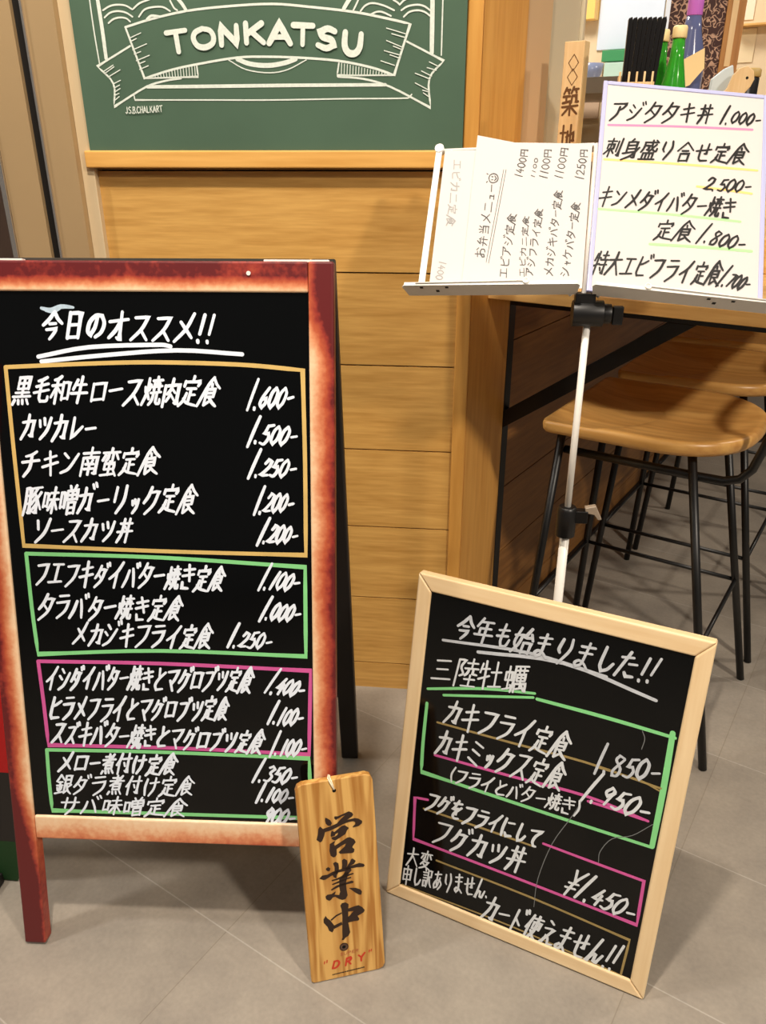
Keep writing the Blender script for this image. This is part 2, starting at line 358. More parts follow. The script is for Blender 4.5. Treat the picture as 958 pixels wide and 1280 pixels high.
def write(mb, row, sw, off, slant=.14, wild=1.0, hscale=1.0, rise=.08):
    t, x0, z0, x1, z1, h = row; h *= hscale*(.84 if t[0] in '129\u00a5' and '-' in t else .88)
    a, b = Vector((x0, z0)), Vector((x1, z1)); L = (b-a).length; d = (b-a)/L; u = Vector((-d.y, d.x))
    tot = sum(ADV.get(ch, 1) for ch in t); pos = 0
    n_st = 0
    price = t[0] in '129\u00a5' and ('.' in t or '-' in t)
    for i, ch in enumerate(t):
        w = ADV.get(ch, 1)*L/tot; c0 = a+d*pos; pos += w*1.0
        if ch not in GLYPH: continue
        rot = R.uniform(-.05, .05)*wild; k = 1+R.uniform(-.06, .07)*wild; dy = R.uniform(-.04, .04)*wild
        gh, gw, low = h, w*.94, 0
        if price and ch.isdigit() and not (ch == '1' and i in (0, 1)): gh, low = h*.68, -.12*h; gw = w*1.0
        if price and ch == '-': low = -.12*h
        for st in GLYPH[ch]:
            q = []
            for gx, gy in st:
                X = (gx/100-.5)*k; Y = (.5-gy/100)*k
                X, Y = X*gw, Y*gh
                X, Y = X*math.cos(rot)-Y*math.sin(rot), X*math.sin(rot)+Y*math.cos(rot)
                X += (slant+(.1 if price else 0))*Y; Y += rise*X
                q.append(c0+d*(w*.5+X)+u*(Y+dy*gh+low))
            n_st += 1; ribbon(mb, smooth([tuple(p) for p in q]), sw*R.uniform(.88, 1.12), off+n_st*1.3e-5)
# writing and ruled lines, in metres on each board
AB_TEXT = [
('今日のオススメ!!', 0.0758, 1.0132, 0.3221, 1.0086, 0.0458),
('黒毛和牛ロース焼肉定食', 0.0274, 0.9218, 0.3257, 0.9217, 0.0451),
('1.600-', 0.3677, 0.9177, 0.4324, 0.9207, 0.0491),
('カツカレー', 0.033, 0.8682, 0.1454, 0.8685, 0.0439),
('1.500-', 0.3674, 0.8669, 0.4373, 0.8655, 0.0479),
('チキン南蛮定食', 0.0282, 0.8146, 0.2348, 0.8224, 0.0445),
('1.250-', 0.3673, 0.8197, 0.4354, 0.8184, 0.0465),
('豚味噌ガーリック定食', 0.028, 0.7599, 0.2873, 0.7668, 0.0478),
('1.200-', 0.374, 0.7659, 0.43, 0.7669, 0.0473),
('ソースカツ丼', 0.0385, 0.7154, 0.1899, 0.7158, 0.044),
('1.200-', 0.3787, 0.7194, 0.4352, 0.7193, 0.0457),
('フエフキダイバター焼き定食', 0.0352, 0.6487, 0.3243, 0.6463, 0.045),
('1.100-', 0.3794, 0.65, 0.4377, 0.6463, 0.0471),
('タラバター焼き定食', 0.0355, 0.5958, 0.2583, 0.596, 0.0459),
('1.000-', 0.3794, 0.6014, 0.4382, 0.5978, 0.0478),
('メカジキフライ定食', 0.0865, 0.5536, 0.3015, 0.5526, 0.0439),
('1.250-', 0.3285, 0.5558, 0.394, 0.5537, 0.0462),
('イシダイバター焼きとマグロブツ定食', 0.0381, 0.4791, 0.3619, 0.4856, 0.045),
('1.400-', 0.3876, 0.4837, 0.4427, 0.4761, 0.0474),
('ヒラメフライとマグロブツ定食', 0.039, 0.4284, 0.3233, 0.4356, 0.0457),
('1.100-', 0.3877, 0.4308, 0.4396, 0.4298, 0.0481),
('スズキバター焼きとマグロブツ定食', 0.0407, 0.3877, 0.3766, 0.3821, 0.0452),
('1.100-', 0.389, 0.3784, 0.444, 0.3788, 0.0489),
('メロー煮付け定食', 0.0469, 0.3369, 0.2376, 0.3378, 0.0405),
('1.350-', 0.3616, 0.3323, 0.4295, 0.3291, 0.0471),
('銀ダラ煮付け定食', 0.0385, 0.2975, 0.264, 0.3012, 0.0395),
('1.100-', 0.3644, 0.2949, 0.4227, 0.2928, 0.0421),
('サバ味噌定食', 0.0408, 0.2607, 0.2508, 0.2627, 0.0372),
('900-', 0.375, 0.2588, 0.4247, 0.2564, 0.0483),
]
AB_RULE = [
('white', 0.006, [(0.0674, 0.9681), (0.1419, 0.982), (0.2445, 0.9862), (0.258, 0.9841)]),
('white', 0.006, [(0.0714, 0.9614), (0.164, 0.9712), (0.2668, 0.9787), (0.3591, 0.9741)]),
('gold', 0.006, [(0.0187, 0.9531), (0.1287, 0.9587), (0.2318, 0.9619), (0.3565, 0.9598), (0.4441, 0.9529), (0.4458, 0.8209), (0.4453, 0.6845), (0.2289, 0.6862), (0.0218, 0.6906), (0.0196, 0.8379), (0.0187, 0.9531)]),
('green', 0.006, [(0.0243, 0.6783), (0.2284, 0.6763), (0.4439, 0.6661), (0.4433, 0.5255), (0.2208, 0.5286), (0.0289, 0.5183), (0.0255, 0.5943), (0.0243, 0.6783)]),
('pink', 0.006, [(0.0279, 0.5065), (0.2197, 0.5078), (0.4503, 0.5024), (0.4463, 0.3626), (0.2377, 0.3667), (0.0325, 0.3655), (0.0308, 0.4375), (0.0279, 0.5065)]),
('green', 0.006, [(0.0292, 0.3571), (0.212, 0.359), (0.4462, 0.3558), (0.4488, 0.2516), (0.2064, 0.2511), (0.0295, 0.2503), (0.0284, 0.2999), (0.0292, 0.3571)]),
]
SB_TEXT = [
('今年も始まりました!!', 0.072, 0.5359, 0.3808, 0.5415, 0.0493),
('三陸牡蠣', 0.0373, 0.451, 0.198, 0.4746, 0.0552),
('カキフライ定食', 0.0702, 0.3835, 0.2768, 0.3867, 0.057),
('1.850-', 0.3166, 0.3813, 0.4107, 0.3959, 0.0606),
('カキミックス定食', 0.0612, 0.3248, 0.2764, 0.3296, 0.0587),
('1.950-', 0.3106, 0.3323, 0.4082, 0.3293, 0.0632),
('(フライとバター焼き)', 0.0899, 0.2735, 0.3085, 0.2894, 0.0339),
('フグをフライにして', 0.0548, 0.2101, 0.2556, 0.2148, 0.0451),
('フグカツ丼', 0.0738, 0.1581, 0.2365, 0.1619, 0.0574),
('¥1.450-', 0.3051, 0.1584, 0.4151, 0.1517, 0.063),
('大変', 0.0298, 0.0903, 0.079, 0.0981, 0.0433),
('申し訳ありません.', 0.0262, 0.0493, 0.1831, 0.0875, 0.0423),
('カード使えません!!', 0.1779, 0.0501, 0.4031, 0.0519, 0.0609),
]
SB_RULE = [
('dullwhite', 0.005, [(0.0525, 0.5031), (0.1919, 0.5197), (0.3114, 0.5148)]),
('dullwhite', 0.006, [(0.1128, 0.499), (0.2466, 0.5181), (0.3846, 0.4986)]),
('green', 0.005, [(0.0358, 0.4119), (0.132, 0.441), (0.2106, 0.4567)]),
('green', 0.005, [(0.0645, 0.4091), (0.2091, 0.4494)]),
('green', 0.006, [(0.2155, 0.4487), (0.3237, 0.4508), (0.4194, 0.4497)]),
('green', 0.009, [(0.4151, 0.456), (0.4175, 0.3624), (0.4174, 0.2669)]),
('green', 0.006, [(0.0372, 0.3862), (0.0379, 0.3124), (0.0407, 0.2589), (0.24, 0.2615), (0.4176, 0.2656)]),
('dullgold', 0.004, [(0.0589, 0.358), (0.1871, 0.3631), (0.3014, 0.3691), (0.4137, 0.365)]),
('dullgold', 0.003, [(0.3187, 0.367), (0.3836, 0.3674), (0.4122, 0.3605)]),
('pink', 0.005, [(0.0613, 0.2979), (0.1947, 0.3055), (0.3097, 0.3138), (0.4051, 0.3062)]),
('pink', 0.005, [(0.3158, 0.3063), (0.358, 0.3071), (0.3982, 0.3062)]),
('dullgold', 0.004, [(0.0524, 0.192), (0.1543, 0.195), (0.2464, 0.1962)]),
('pink', 0.005, [(0.0577, 0.2112), (0.0344, 0.207), (0.0398, 0.1268), (0.2317, 0.1277), (0.4179, 0.1266), (0.4158, 0.2055), (0.3371, 0.2062), (0.2593, 0.2074)]),
('dullgold', 0.004, [(0.0859, 0.1026), (0.2485, 0.1028), (0.4121, 0.0956), (0.4092, 0.0289)]),
('dullgold', 0.003, [(0.0283, 0.0286), (0.2303, 0.0346), (0.4094, 0.0275)]),
('scratch', 0.0012, [(0.32, 0.3427), (0.2969, 0.2749), (0.2728, 0.213), (0.2593, 0.1413), (0.26, 0.0878)]),
('scratch', 0.0012, [(0.4125, 0.3036), (0.387, 0.274), (0.3598, 0.2573), (0.346, 0.2287), (0.3466, 0.2087)]),
('scratch', 0.0012, [(0.3741, 0.4462), (0.3794, 0.4349), (0.3777, 0.4173)]),
]
WB_TEXT = [
('アジタタキ丼', 0.0151, 0.3169, 0.1766, 0.3288, 0.0426),
('1.000-', 0.189, 0.3301, 0.2507, 0.3311, 0.0411),
('刺身盛り合せ定食', 0.0109, 0.2506, 0.2318, 0.261, 0.0416),
('2.500-', 0.1692, 0.2071, 0.2394, 0.2094, 0.038),
('キンメダイバター焼き', 0.0084, 0.1635, 0.2155, 0.1649, 0.0403),
('定食', 0.0963, 0.1168, 0.1562, 0.1183, 0.041),
('1.800-', 0.1646, 0.1179, 0.2339, 0.1109, 0.0437),
('特大エビフライ定食', 0.0081, 0.0509, 0.1993, 0.0506, 0.0453),
('1.700-', 0.1993, 0.0506, 0.2429, 0.0438, 0.0453),
]
WB_RULE = [
('rose', 0.003, [(0.0143, 0.2917), (0.1245, 0.301), (0.2366, 0.3076)]),
('orange', 0.003, [(0.0124, 0.2292), (0.1278, 0.2336), (0.2459, 0.2355)]),
('orange', 0.003, [(0.1563, 0.1972), (0.1963, 0.1961), (0.2386, 0.1939)]),
('lime', 0.003, [(0.01, 0.1414), (0.1201, 0.1443), (0.2233, 0.1438)]),
('lime', 0.0035, [(0.0906, 0.0902), (0.1703, 0.0941), (0.2414, 0.0956)]),
]
PA_TEXT = [
('お弁当メニュー☺', -0.1655, 0.0601, -0.1571, 0.2138, 0.0198),
('エビアジ定食', -0.1256, 0.0247, -0.1204, 0.138, 0.0166),
('1400円', -0.1177, 0.2028, -0.1111, 0.2554, 0.0148),
('エビカニ定食', -0.0962, 0.0257, -0.0987, 0.1328, 0.0113),
('1100', -0.0947, 0.2001, -0.0918, 0.2379, 0.0066),
('アジフライ定食', -0.0854, 0.0269, -0.0787, 0.1448, 0.015),
('1100円', -0.0783, 0.1978, -0.0743, 0.2529, 0.0143),
('メカジキバター定食', -0.0564, 0.0265, -0.0518, 0.1763, 0.0161),
('1100円', -0.0547, 0.1965, -0.0482, 0.2541, 0.0143),
('シャケバター定食', -0.0325, 0.0261, -0.0233, 0.1537, 0.0159),
('1250円', -0.0226, 0.1934, -0.0183, 0.2492, 0.0151),
]
PA_RULE = [
('ink', 0.0008, [(-0.1534, 0.0529), (-0.1478, 0.1347), (-0.1422, 0.2188)]),
('ink', 0.0008, [(-0.1494, 0.0514), (-0.1439, 0.1332), (-0.1383, 0.2186)]),
]
PB_TEXT = [
('エビカニ定食', -0.2197, 0.2444, -0.2187, 0.1199, 0.0177),
('1400', -0.2233, 0.0583, -0.2258, 0.0245, 0.0135),
]
CHALK = [
('w', 0.004, [(-0.6194, 1.4028), (-0.5715, 1.4142), (-0.5085, 1.4252), (-0.4341, 1.4312), (-0.3555, 1.4335), (-0.2919, 1.4284), (-0.2137, 1.4197), (-0.1522, 1.4084), (-0.118, 1.4009), (-0.145, 1.3247), (-0.1842, 1.3366), (-0.243, 1.3475), (-0.3149, 1.3531), (-0.3746, 1.355), (-0.422, 1.3542), (-0.4849, 1.3462), (-0.5415, 1.3368), (-0.5949, 1.3234), (-0.6194, 1.4028)]),
('w', 0.003, [(-0.5949, 1.3234), (-0.4958, 1.3251), (-0.4968, 1.3438)]),
('w', 0.003, [(-0.145, 1.3247), (-0.2455, 1.325), (-0.2417, 1.3439)]),
('w', 0.0035, [(-0.6147, 1.3741), (-0.68, 1.3431), (-0.6543, 1.3156), (-0.6583, 1.2782), (-0.5937, 1.3099), (-0.556, 1.3193), (-0.5275, 1.3228)]),
('w', 0.0035, [(-0.1232, 1.3751), (-0.0594, 1.3457), (-0.0836, 1.3185), (-0.0804, 1.2737), (-0.1519, 1.3069), (-0.1998, 1.3195), (-0.2436, 1.323)]),
('w', 0.0025, [(-0.6782, 1.4467), (-0.6775, 1.3963), (-0.6752, 1.3455)]),
('w', 0.007, [(-0.6637, 1.4465), (-0.6621, 1.4009), (-0.6617, 1.3554)]),
('w', 0.008, [(-0.0809, 1.4372), (-0.0806, 1.3969), (-0.0803, 1.3579)]),
('w', 0.0025, [(-0.0635, 1.437), (-0.0637, 1.3967), (-0.0638, 1.3542)]),
('w', 0.006, [(-0.5915, 1.3099), (-0.4797, 1.3099), (-0.363, 1.3103), (-0.2767, 1.3103), (-0.1604, 1.31)]),
('w', 0.0025, [(-0.6181, 1.2955), (-0.6175, 1.289), (-0.4966, 1.2883), (-0.3644, 1.2875), (-0.2344, 1.2887), (-0.1208, 1.2891), (-0.1139, 1.2948)]),
('w', 0.008, [(-0.4222, 1.3518), (-0.3997, 1.3442), (-0.3683, 1.3414), (-0.3395, 1.3448), (-0.3178, 1.3507)]),
('w', 0.002, [(-0.4381, 1.3507), (-0.4076, 1.3356), (-0.3661, 1.3302), (-0.3329, 1.3349), (-0.2994, 1.3493)]),
('w', 0.003, [(-0.6563, 1.4286), (-0.6439, 1.4343), (-0.6305, 1.4365), (-0.6148, 1.4351), (-0.6027, 1.429)]),
('w', 0.003, [(-0.6551, 1.4178), (-0.6438, 1.4248), (-0.629, 1.427), (-0.6149, 1.4244), (-0.6042, 1.4182)]),
('w', 0.003, [(-0.6491, 1.4093), (-0.6395, 1.4151), (-0.6275, 1.4174), (-0.6161, 1.416), (-0.6095, 1.4111)]),
('w', 0.003, [(-0.6011, 1.4301), (-0.5885, 1.4382), (-0.5691, 1.4438)]),
('w', 0.003, [(-0.5926, 1.4181), (-0.5811, 1.4286), (-0.5649, 1.432), (-0.5477, 1.4317), (-0.5356, 1.4256)]),
('w', 0.004, [(-0.5787, 1.4143), (-0.5708, 1.419), (-0.5622, 1.4188), (-0.5537, 1.4175)]),
('w', 0.003, [(-0.5338, 1.4409), (-0.5279, 1.4302), (-0.5226, 1.4266)]),
('w', 0.006, [(-0.5206, 1.4442), (-0.513, 1.4359), (-0.5069, 1.4264)]),
('w', 0.007, [(-0.2201, 1.4395), (-0.2257, 1.4326), (-0.2314, 1.4246)]),
('w', 0.003, [(-0.2051, 1.4392), (-0.2094, 1.4312), (-0.215, 1.4221)]),
('w', 0.003, [(-0.2027, 1.4207), (-0.1944, 1.4287), (-0.1821, 1.432), (-0.1631, 1.4282), (-0.1454, 1.421)]),
('w', 0.003, [(-0.1849, 1.4158), (-0.1753, 1.4192), (-0.1658, 1.419), (-0.1508, 1.413)]),
('w', 0.003, [(-0.136, 1.429), (-0.1279, 1.4357), (-0.1172, 1.439)]),
('w', 0.003, [(-0.1332, 1.4209), (-0.1224, 1.4265), (-0.1062, 1.4285), (-0.0941, 1.426), (-0.0845, 1.4201)]),
('w', 0.003, [(-0.129, 1.4115), (-0.1196, 1.4183), (-0.1061, 1.4205), (-0.0939, 1.418), (-0.0843, 1.4121)]),
('w', 0.003, [(-0.1468, 1.436), (-0.14, 1.4325), (-0.1373, 1.4301)]),
('w', 0.0018, [(-0.6133, 1.3863), (-0.5925, 1.3937)]),
('w', 0.0018, [(-0.612, 1.3813), (-0.6015, 1.3852)]),
('w', 0.0018, [(-0.6106, 1.368), (-0.584, 1.377)]),
('w', 0.0018, [(-0.6088, 1.3613), (-0.5963, 1.3652)]),
('w', 0.0018, [(-0.6062, 1.3511), (-0.5811, 1.3593)]),
('w', 0.0018, [(-0.6028, 1.346), (-0.5903, 1.35)]),
('w', 0.0018, [(-0.602, 1.3375), (-0.5852, 1.3431)]),
('w', 0.0018, [(-0.6712, 1.334), (-0.6501, 1.3448)]),
('w', 0.0018, [(-0.6674, 1.3319), (-0.6489, 1.342)]),
('w', 0.0018, [(-0.6622, 1.326), (-0.6383, 1.3372)]),
('w', 0.0018, [(-0.6528, 1.3156), (-0.6399, 1.3207)]),
('w', 0.0018, [(-0.653, 1.3087), (-0.6426, 1.3131)]),
('w', 0.0018, [(-0.6541, 1.3017), (-0.6426, 1.3075)]),
('w', 0.0018, [(-0.6548, 1.2965), (-0.6457, 1.2999)]),
('w', 0.0018, [(-0.6552, 1.2887), (-0.6461, 1.2947)]),
('w', 0.0018, [(-0.1582, 1.3953), (-0.1261, 1.3866)]),
('w', 0.0018, [(-0.1493, 1.3869), (-0.1272, 1.3813)]),
('w', 0.0018, [(-0.1582, 1.377), (-0.1309, 1.3666)]),
('w', 0.0018, [(-0.1465, 1.3685), (-0.1321, 1.3633)]),
('w', 0.0018, [(-0.1621, 1.3619), (-0.1347, 1.3549)]),
('w', 0.0018, [(-0.1523, 1.3557), (-0.1367, 1.3505)]),
('w', 0.0018, [(-0.168, 1.3467), (-0.1444, 1.3396)]),
('w', 0.0018, [(-0.084, 1.3442), (-0.0682, 1.3372)]),
('w', 0.0018, [(-0.0877, 1.3357), (-0.072, 1.3314)]),
('w', 0.0018, [(-0.0973, 1.3306), (-0.0796, 1.3226)]),
('w', 0.0018, [(-0.1082, 1.3273), (-0.0834, 1.3185)]),
('w', 0.0018, [(-0.108, 1.3125), (-0.0842, 1.3011)]),
('w', 0.0018, [(-0.0948, 1.3012), (-0.0841, 1.2984)]),
('w', 0.0018, [(-0.0935, 1.297), (-0.0847, 1.2914)]),
('w', 0.0016, [(-0.5845, 1.3236), (-0.5856, 1.3262)]),
('w', 0.0016, [(-0.5792, 1.3237), (-0.5802, 1.3274)]),
('w', 0.0016, [(-0.5739, 1.3238), (-0.5748, 1.3285)]),
('w', 0.0016, [(-0.5687, 1.3238), (-0.5694, 1.3296)]),
('w', 0.0016, [(-0.5634, 1.3239), (-0.5641, 1.3307)]),
('w', 0.0016, [(-0.5581, 1.324), (-0.5587, 1.3318)]),
('w', 0.0016, [(-0.5529, 1.3241), (-0.5533, 1.3329)]),
('w', 0.0016, [(-0.5476, 1.3242), (-0.548, 1.3341)]),
('w', 0.0016, [(-0.5424, 1.3243), (-0.5426, 1.3352)]),
('w', 0.0016, [(-0.5371, 1.3244), (-0.5373, 1.3363)]),
('w', 0.0016, [(-0.5319, 1.3245), (-0.5319, 1.3374)]),
('w', 0.0016, [(-0.5267, 1.3246), (-0.5266, 1.3385)]),
('w', 0.0016, [(-0.5214, 1.3247), (-0.5213, 1.3396)]),
('w', 0.0016, [(-0.5162, 1.3248), (-0.5159, 1.3407)]),
('w', 0.0016, [(-0.511, 1.3249), (-0.5106, 1.3418)]),
('w', 0.0016, [(-0.5057, 1.3249), (-0.5053, 1.3429)]),
('w', 0.0016, [(-0.5005, 1.325), (-0.5, 1.344)]),
('w', 0.0016, [(-0.2379, 1.3251), (-0.2367, 1.3436)]),
('w', 0.0016, [(-0.2328, 1.325), (-0.2317, 1.3426)]),
('w', 0.0016, [(-0.2277, 1.325), (-0.2266, 1.3415)]),
('w', 0.0016, [(-0.2226, 1.3249), (-0.2216, 1.3405)]),
('w', 0.0016, [(-0.2175, 1.3249), (-0.2165, 1.3395)]),
('w', 0.0016, [(-0.2124, 1.3249), (-0.2115, 1.3384)]),
('w', 0.0016, [(-0.2073, 1.3248), (-0.2065, 1.3374)]),
('w', 0.0016, [(-0.2023, 1.3248), (-0.2014, 1.3364)]),
('w', 0.0016, [(-0.1972, 1.3247), (-0.1964, 1.3353)]),
('w', 0.0016, [(-0.1921, 1.3247), (-0.1913, 1.3343)]),
('w', 0.0016, [(-0.1871, 1.3247), (-0.1863, 1.3333)]),
('w', 0.0016, [(-0.182, 1.3246), (-0.1812, 1.3322)]),
('w', 0.0016, [(-0.1769, 1.3246), (-0.1762, 1.3312)]),
('w', 0.0016, [(-0.1719, 1.3245), (-0.1712, 1.3301)]),
('w', 0.0016, [(-0.1668, 1.3245), (-0.1661, 1.3291)]),
('w', 0.0016, [(-0.1618, 1.3244), (-0.1611, 1.3281)]),
('w', 0.0016, [(-0.1567, 1.3244), (-0.156, 1.327)]),
]
CH_TEXT = [
('T', -0.5497, 1.3779, -0.5061, 1.3818, 0.0412),
('O', -0.5028, 1.3835, -0.4567, 1.386, 0.0362),
('N', -0.4557, 1.3879, -0.4114, 1.3889, 0.0373),
('K', -0.4112, 1.3911, -0.3673, 1.3906, 0.0372),
('A', -0.3666, 1.3903, -0.3216, 1.389, 0.0371),
('T', -0.3244, 1.3887, -0.2825, 1.386, 0.0384),
('S', -0.2825, 1.3832, -0.2408, 1.3798, 0.0371),
('U', -0.2365, 1.376, -0.1979, 1.3716, 0.0384),
('JS.B.CHALKART', -0.6379, 1.2722, -0.5667, 1.2745, 0.0131),
]
PLATE_INK = [
[(0.0422, 0.283), (0.0445, 0.2821), (0.0497, 0.2777), (0.052, 0.2723), (0.0498, 0.2678), (0.0453, 0.2691), (0.0424, 0.2731), (0.0416, 0.2782)],
[(0.0334, 0.2699), (0.0355, 0.2675), (0.0376, 0.2646), (0.0405, 0.2601), (0.0386, 0.2531), (0.0347, 0.2449), (0.0318, 0.2433), (0.0262, 0.2485), (0.0269, 0.2514), (0.0287, 0.2569), (0.0304, 0.2665)],
[(0.0376, 0.2651), (0.0507, 0.2676), (0.0611, 0.2706), (0.0762, 0.2732), (0.0884, 0.2739), (0.0939, 0.2719), (0.0996, 0.2668), (0.0989, 0.263), (0.0939, 0.2594), (0.0845, 0.2584), (0.0837, 0.2599), (0.0881, 0.2635), (0.0884, 0.2669), (0.0852, 0.269), (0.0778, 0.2689), (0.0692, 0.2671), (0.0568, 0.2625), (0.0474, 0.2598), (0.0404, 0.2592)],
[(0.057, 0.2827), (0.062, 0.2818), (0.0733, 0.2851), (0.0795, 0.2869), (0.0844, 0.284), (0.0862, 0.2802), (0.084, 0.2772), (0.0762, 0.2732), (0.0611, 0.2696), (0.0602, 0.2707), (0.0672, 0.2773), (0.0731, 0.2812), (0.0693, 0.2809), (0.0583, 0.2762), (0.0558, 0.28)],
[(0.0511, 0.2596), (0.0545, 0.2565), (0.0672, 0.2645), (0.0719, 0.2648), (0.078, 0.2589), (0.075, 0.256), (0.0717, 0.2497), (0.065, 0.2465), (0.0553, 0.2419), (0.0504, 0.2448), (0.0493, 0.248), (0.0559, 0.2491), (0.0593, 0.2511), (0.0605, 0.2544), (0.0561, 0.2527), (0.0555, 0.2503), (0.0489, 0.2493), (0.0484, 0.2512), (0.0495, 0.2569)],
[(0.0462, 0.2377), (0.0524, 0.2405), (0.0553, 0.2414), (0.0526, 0.2364), (0.0537, 0.2332), (0.0585, 0.2353), (0.0741, 0.2432), (0.0787, 0.2431), (0.0849, 0.2381), (0.0869, 0.2328), (0.0813, 0.2268), (0.0812, 0.2248), (0.0842, 0.2212), (0.0829, 0.2165), (0.0805, 0.2154), (0.061, 0.218), (0.0589, 0.2212), (0.0614, 0.2232), (0.0693, 0.2292), (0.0715, 0.2337), (0.0658, 0.2319), (0.0561, 0.2268), (0.0559, 0.2178), (0.0533, 0.2143), (0.05, 0.214), (0.0461, 0.2177), (0.0448, 0.226)],
[(0.0373, 0.1974), (0.0407, 0.1992), (0.0442, 0.1965), (0.043, 0.1922), (0.0397, 0.1921), (0.0369, 0.1953)],
[(0.0255, 0.1822), (0.0305, 0.1867), (0.0388, 0.1865), (0.0475, 0.1898), (0.0579, 0.1912), (0.0692, 0.193), (0.0807, 0.1947), (0.0902, 0.1963), (0.0967, 0.1935), (0.0988, 0.1905), (0.0963, 0.188), (0.086, 0.1896), (0.0765, 0.1895), (0.0669, 0.1869), (0.0557, 0.1866), (0.0442, 0.1829), (0.0354, 0.1787), (0.0317, 0.1787)],
[(0.049, 0.2041), (0.0529, 0.2058), (0.0573, 0.2024), (0.0576, 0.1943), (0.0566, 0.1874), (0.0535, 0.183), (0.0522, 0.1772), (0.0482, 0.1801), (0.0462, 0.1855), (0.0502, 0.1888), (0.0508, 0.1967)],
[(0.0632, 0.2063), (0.0666, 0.2084), (0.0715, 0.2046), (0.0715, 0.1986), (0.0691, 0.191), (0.0616, 0.1905), (0.0631, 0.1983)],
[(0.0777, 0.2054), (0.0801, 0.2061), (0.0849, 0.2009), (0.0817, 0.1965), (0.075, 0.1938), (0.0772, 0.1863), (0.0722, 0.1812), (0.0663, 0.1784), (0.0647, 0.1827), (0.0691, 0.191), (0.0713, 0.1956), (0.0755, 0.2008)],
[(0.0667, 0.1844), (0.0724, 0.1842), (0.07, 0.1766), (0.0669, 0.1671), (0.067, 0.1548), (0.0681, 0.1444), (0.0644, 0.1385), (0.0587, 0.138), (0.0533, 0.1414), (0.048, 0.1461), (0.0442, 0.1454), (0.0411, 0.142), (0.0382, 0.141), (0.0338, 0.1445), (0.0328, 0.1493), (0.0362, 0.1522), (0.0428, 0.1518), (0.0496, 0.1554), (0.0489, 0.1525), (0.0473, 0.1498), (0.0547, 0.1477), (0.0565, 0.153), (0.0557, 0.1623), (0.0567, 0.1753), (0.0628, 0.1811)],
[(0.0446, 0.1758), (0.0531, 0.177), (0.0627, 0.1801), (0.0797, 0.1812), (0.08, 0.1791), (0.0738, 0.1779), (0.0642, 0.1758), (0.0529, 0.1741), (0.0449, 0.1737)],
[(0.0445, 0.1687), (0.0546, 0.1717), (0.0755, 0.1755), (0.0758, 0.1729), (0.0677, 0.172), (0.0553, 0.1685), (0.0453, 0.167)],
[(0.0424, 0.16), (0.0522, 0.1651), (0.0674, 0.167), (0.076, 0.1683), (0.0796, 0.166), (0.0775, 0.1639), (0.0671, 0.1635), (0.0547, 0.1615), (0.0432, 0.1576)],
[(0.0709, 0.1566), (0.0816, 0.1546), (0.0889, 0.1502), (0.0913, 0.1456), (0.0897, 0.1408), (0.0864, 0.1415), (0.081, 0.1458)],
[(0.0551, 0.1286), (0.0578, 0.1326), (0.0635, 0.1329), (0.0684, 0.1288), (0.0672, 0.1193), (0.0656, 0.0969), (0.0677, 0.0789), (0.0644, 0.0733), (0.059, 0.0704), (0.0564, 0.0674), (0.053, 0.0676), (0.0548, 0.0724), (0.0551, 0.0827), (0.057, 0.1092), (0.0566, 0.1226)],
[(0.0307, 0.116), (0.0331, 0.1113), (0.0379, 0.1061), (0.0429, 0.0968), (0.0418, 0.0888), (0.0392, 0.085), (0.0343, 0.0889), (0.0324, 0.096), (0.027, 0.1044), (0.027, 0.1106)],
[(0.038, 0.1077), (0.047, 0.1139), (0.0566, 0.117), (0.0565, 0.1144), (0.0477, 0.1112), (0.0393, 0.1053)],
[(0.0669, 0.1209), (0.077, 0.1229), (0.0842, 0.1234), (0.09, 0.1185), (0.0936, 0.1125), (0.0913, 0.1089), (0.0814, 0.1049), (0.0839, 0.0991), (0.0823, 0.0964), (0.0751, 0.0969), (0.0647, 0.0966), (0.0653, 0.1063), (0.0683, 0.1077), (0.0755, 0.1149), (0.067, 0.1157)],
[(0.0419, 0.096), (0.0554, 0.1002), (0.056, 0.0949), (0.0424, 0.0902)],
]
PL_TEXT = [
('"', 0.0198, 0.0299, 0.0309, 0.0324, 0.0132),
('D', 0.0342, 0.0272, 0.0483, 0.027, 0.0153),
('R', 0.0551, 0.0277, 0.0683, 0.0287, 0.0154),
('Y', 0.0762, 0.0289, 0.0893, 0.031, 0.0148),
('"', 0.0933, 0.0344, 0.1027, 0.0363, 0.0119),
('SUPER', 0.0482, 0.0428, 0.0797, 0.0443, 0.0058),
]
# ------------------------------------------------------------------ palette
M_WALL = wood('oak_wall', srgb(212, 165, 92), srgb(184, 136, 68), 'X', .4, 7.0, 150, plank=(2, -.11, .183), contrast=.5)
M_LOW = wood('oak_low_wall_shaded', srgb(158, 110, 58), srgb(122, 80, 38), 'Y', .42, 5.0, 90, plank=(2, -.11, .183), contrast=.42)  # wall oak with a darkened colour for the shade under the counter
M_TRIM = wood('oak_trim', srgb(220, 164, 84), srgb(198, 138, 62), 'Z', .38, 4.0, 80, contrast=.22)
M_TRIMX = wood('oak_ledge', srgb(228, 176, 98), srgb(206, 150, 74), 'X', .38, 4.0, 80, contrast=.2)
M_COUNTER = wood('counter_ash', srgb(226, 184, 116), srgb(200, 150, 84), 'X', .4, 5, 90, contrast=.35)
M_SEAT = wood('seat_elm', srgb(226, 176, 102), srgb(190, 134, 68), 'X', .33, 7, 60, contrast=.5)
M_PINE = wood('pale_pine', srgb(232, 206, 164), srgb(218, 186, 140), 'Z', .45, 5, 80, contrast=.3)
M_PINEX = wood('pale_pine_rail', srgb(232, 206, 164), srgb(218, 186, 140), 'X', .45, 5, 80, contrast=.3)
M_PLATE = wood('cedar_plate', srgb(216, 170, 98), srgb(170, 116, 52), 'Z', .42, 24, 60, contrast=1.4)
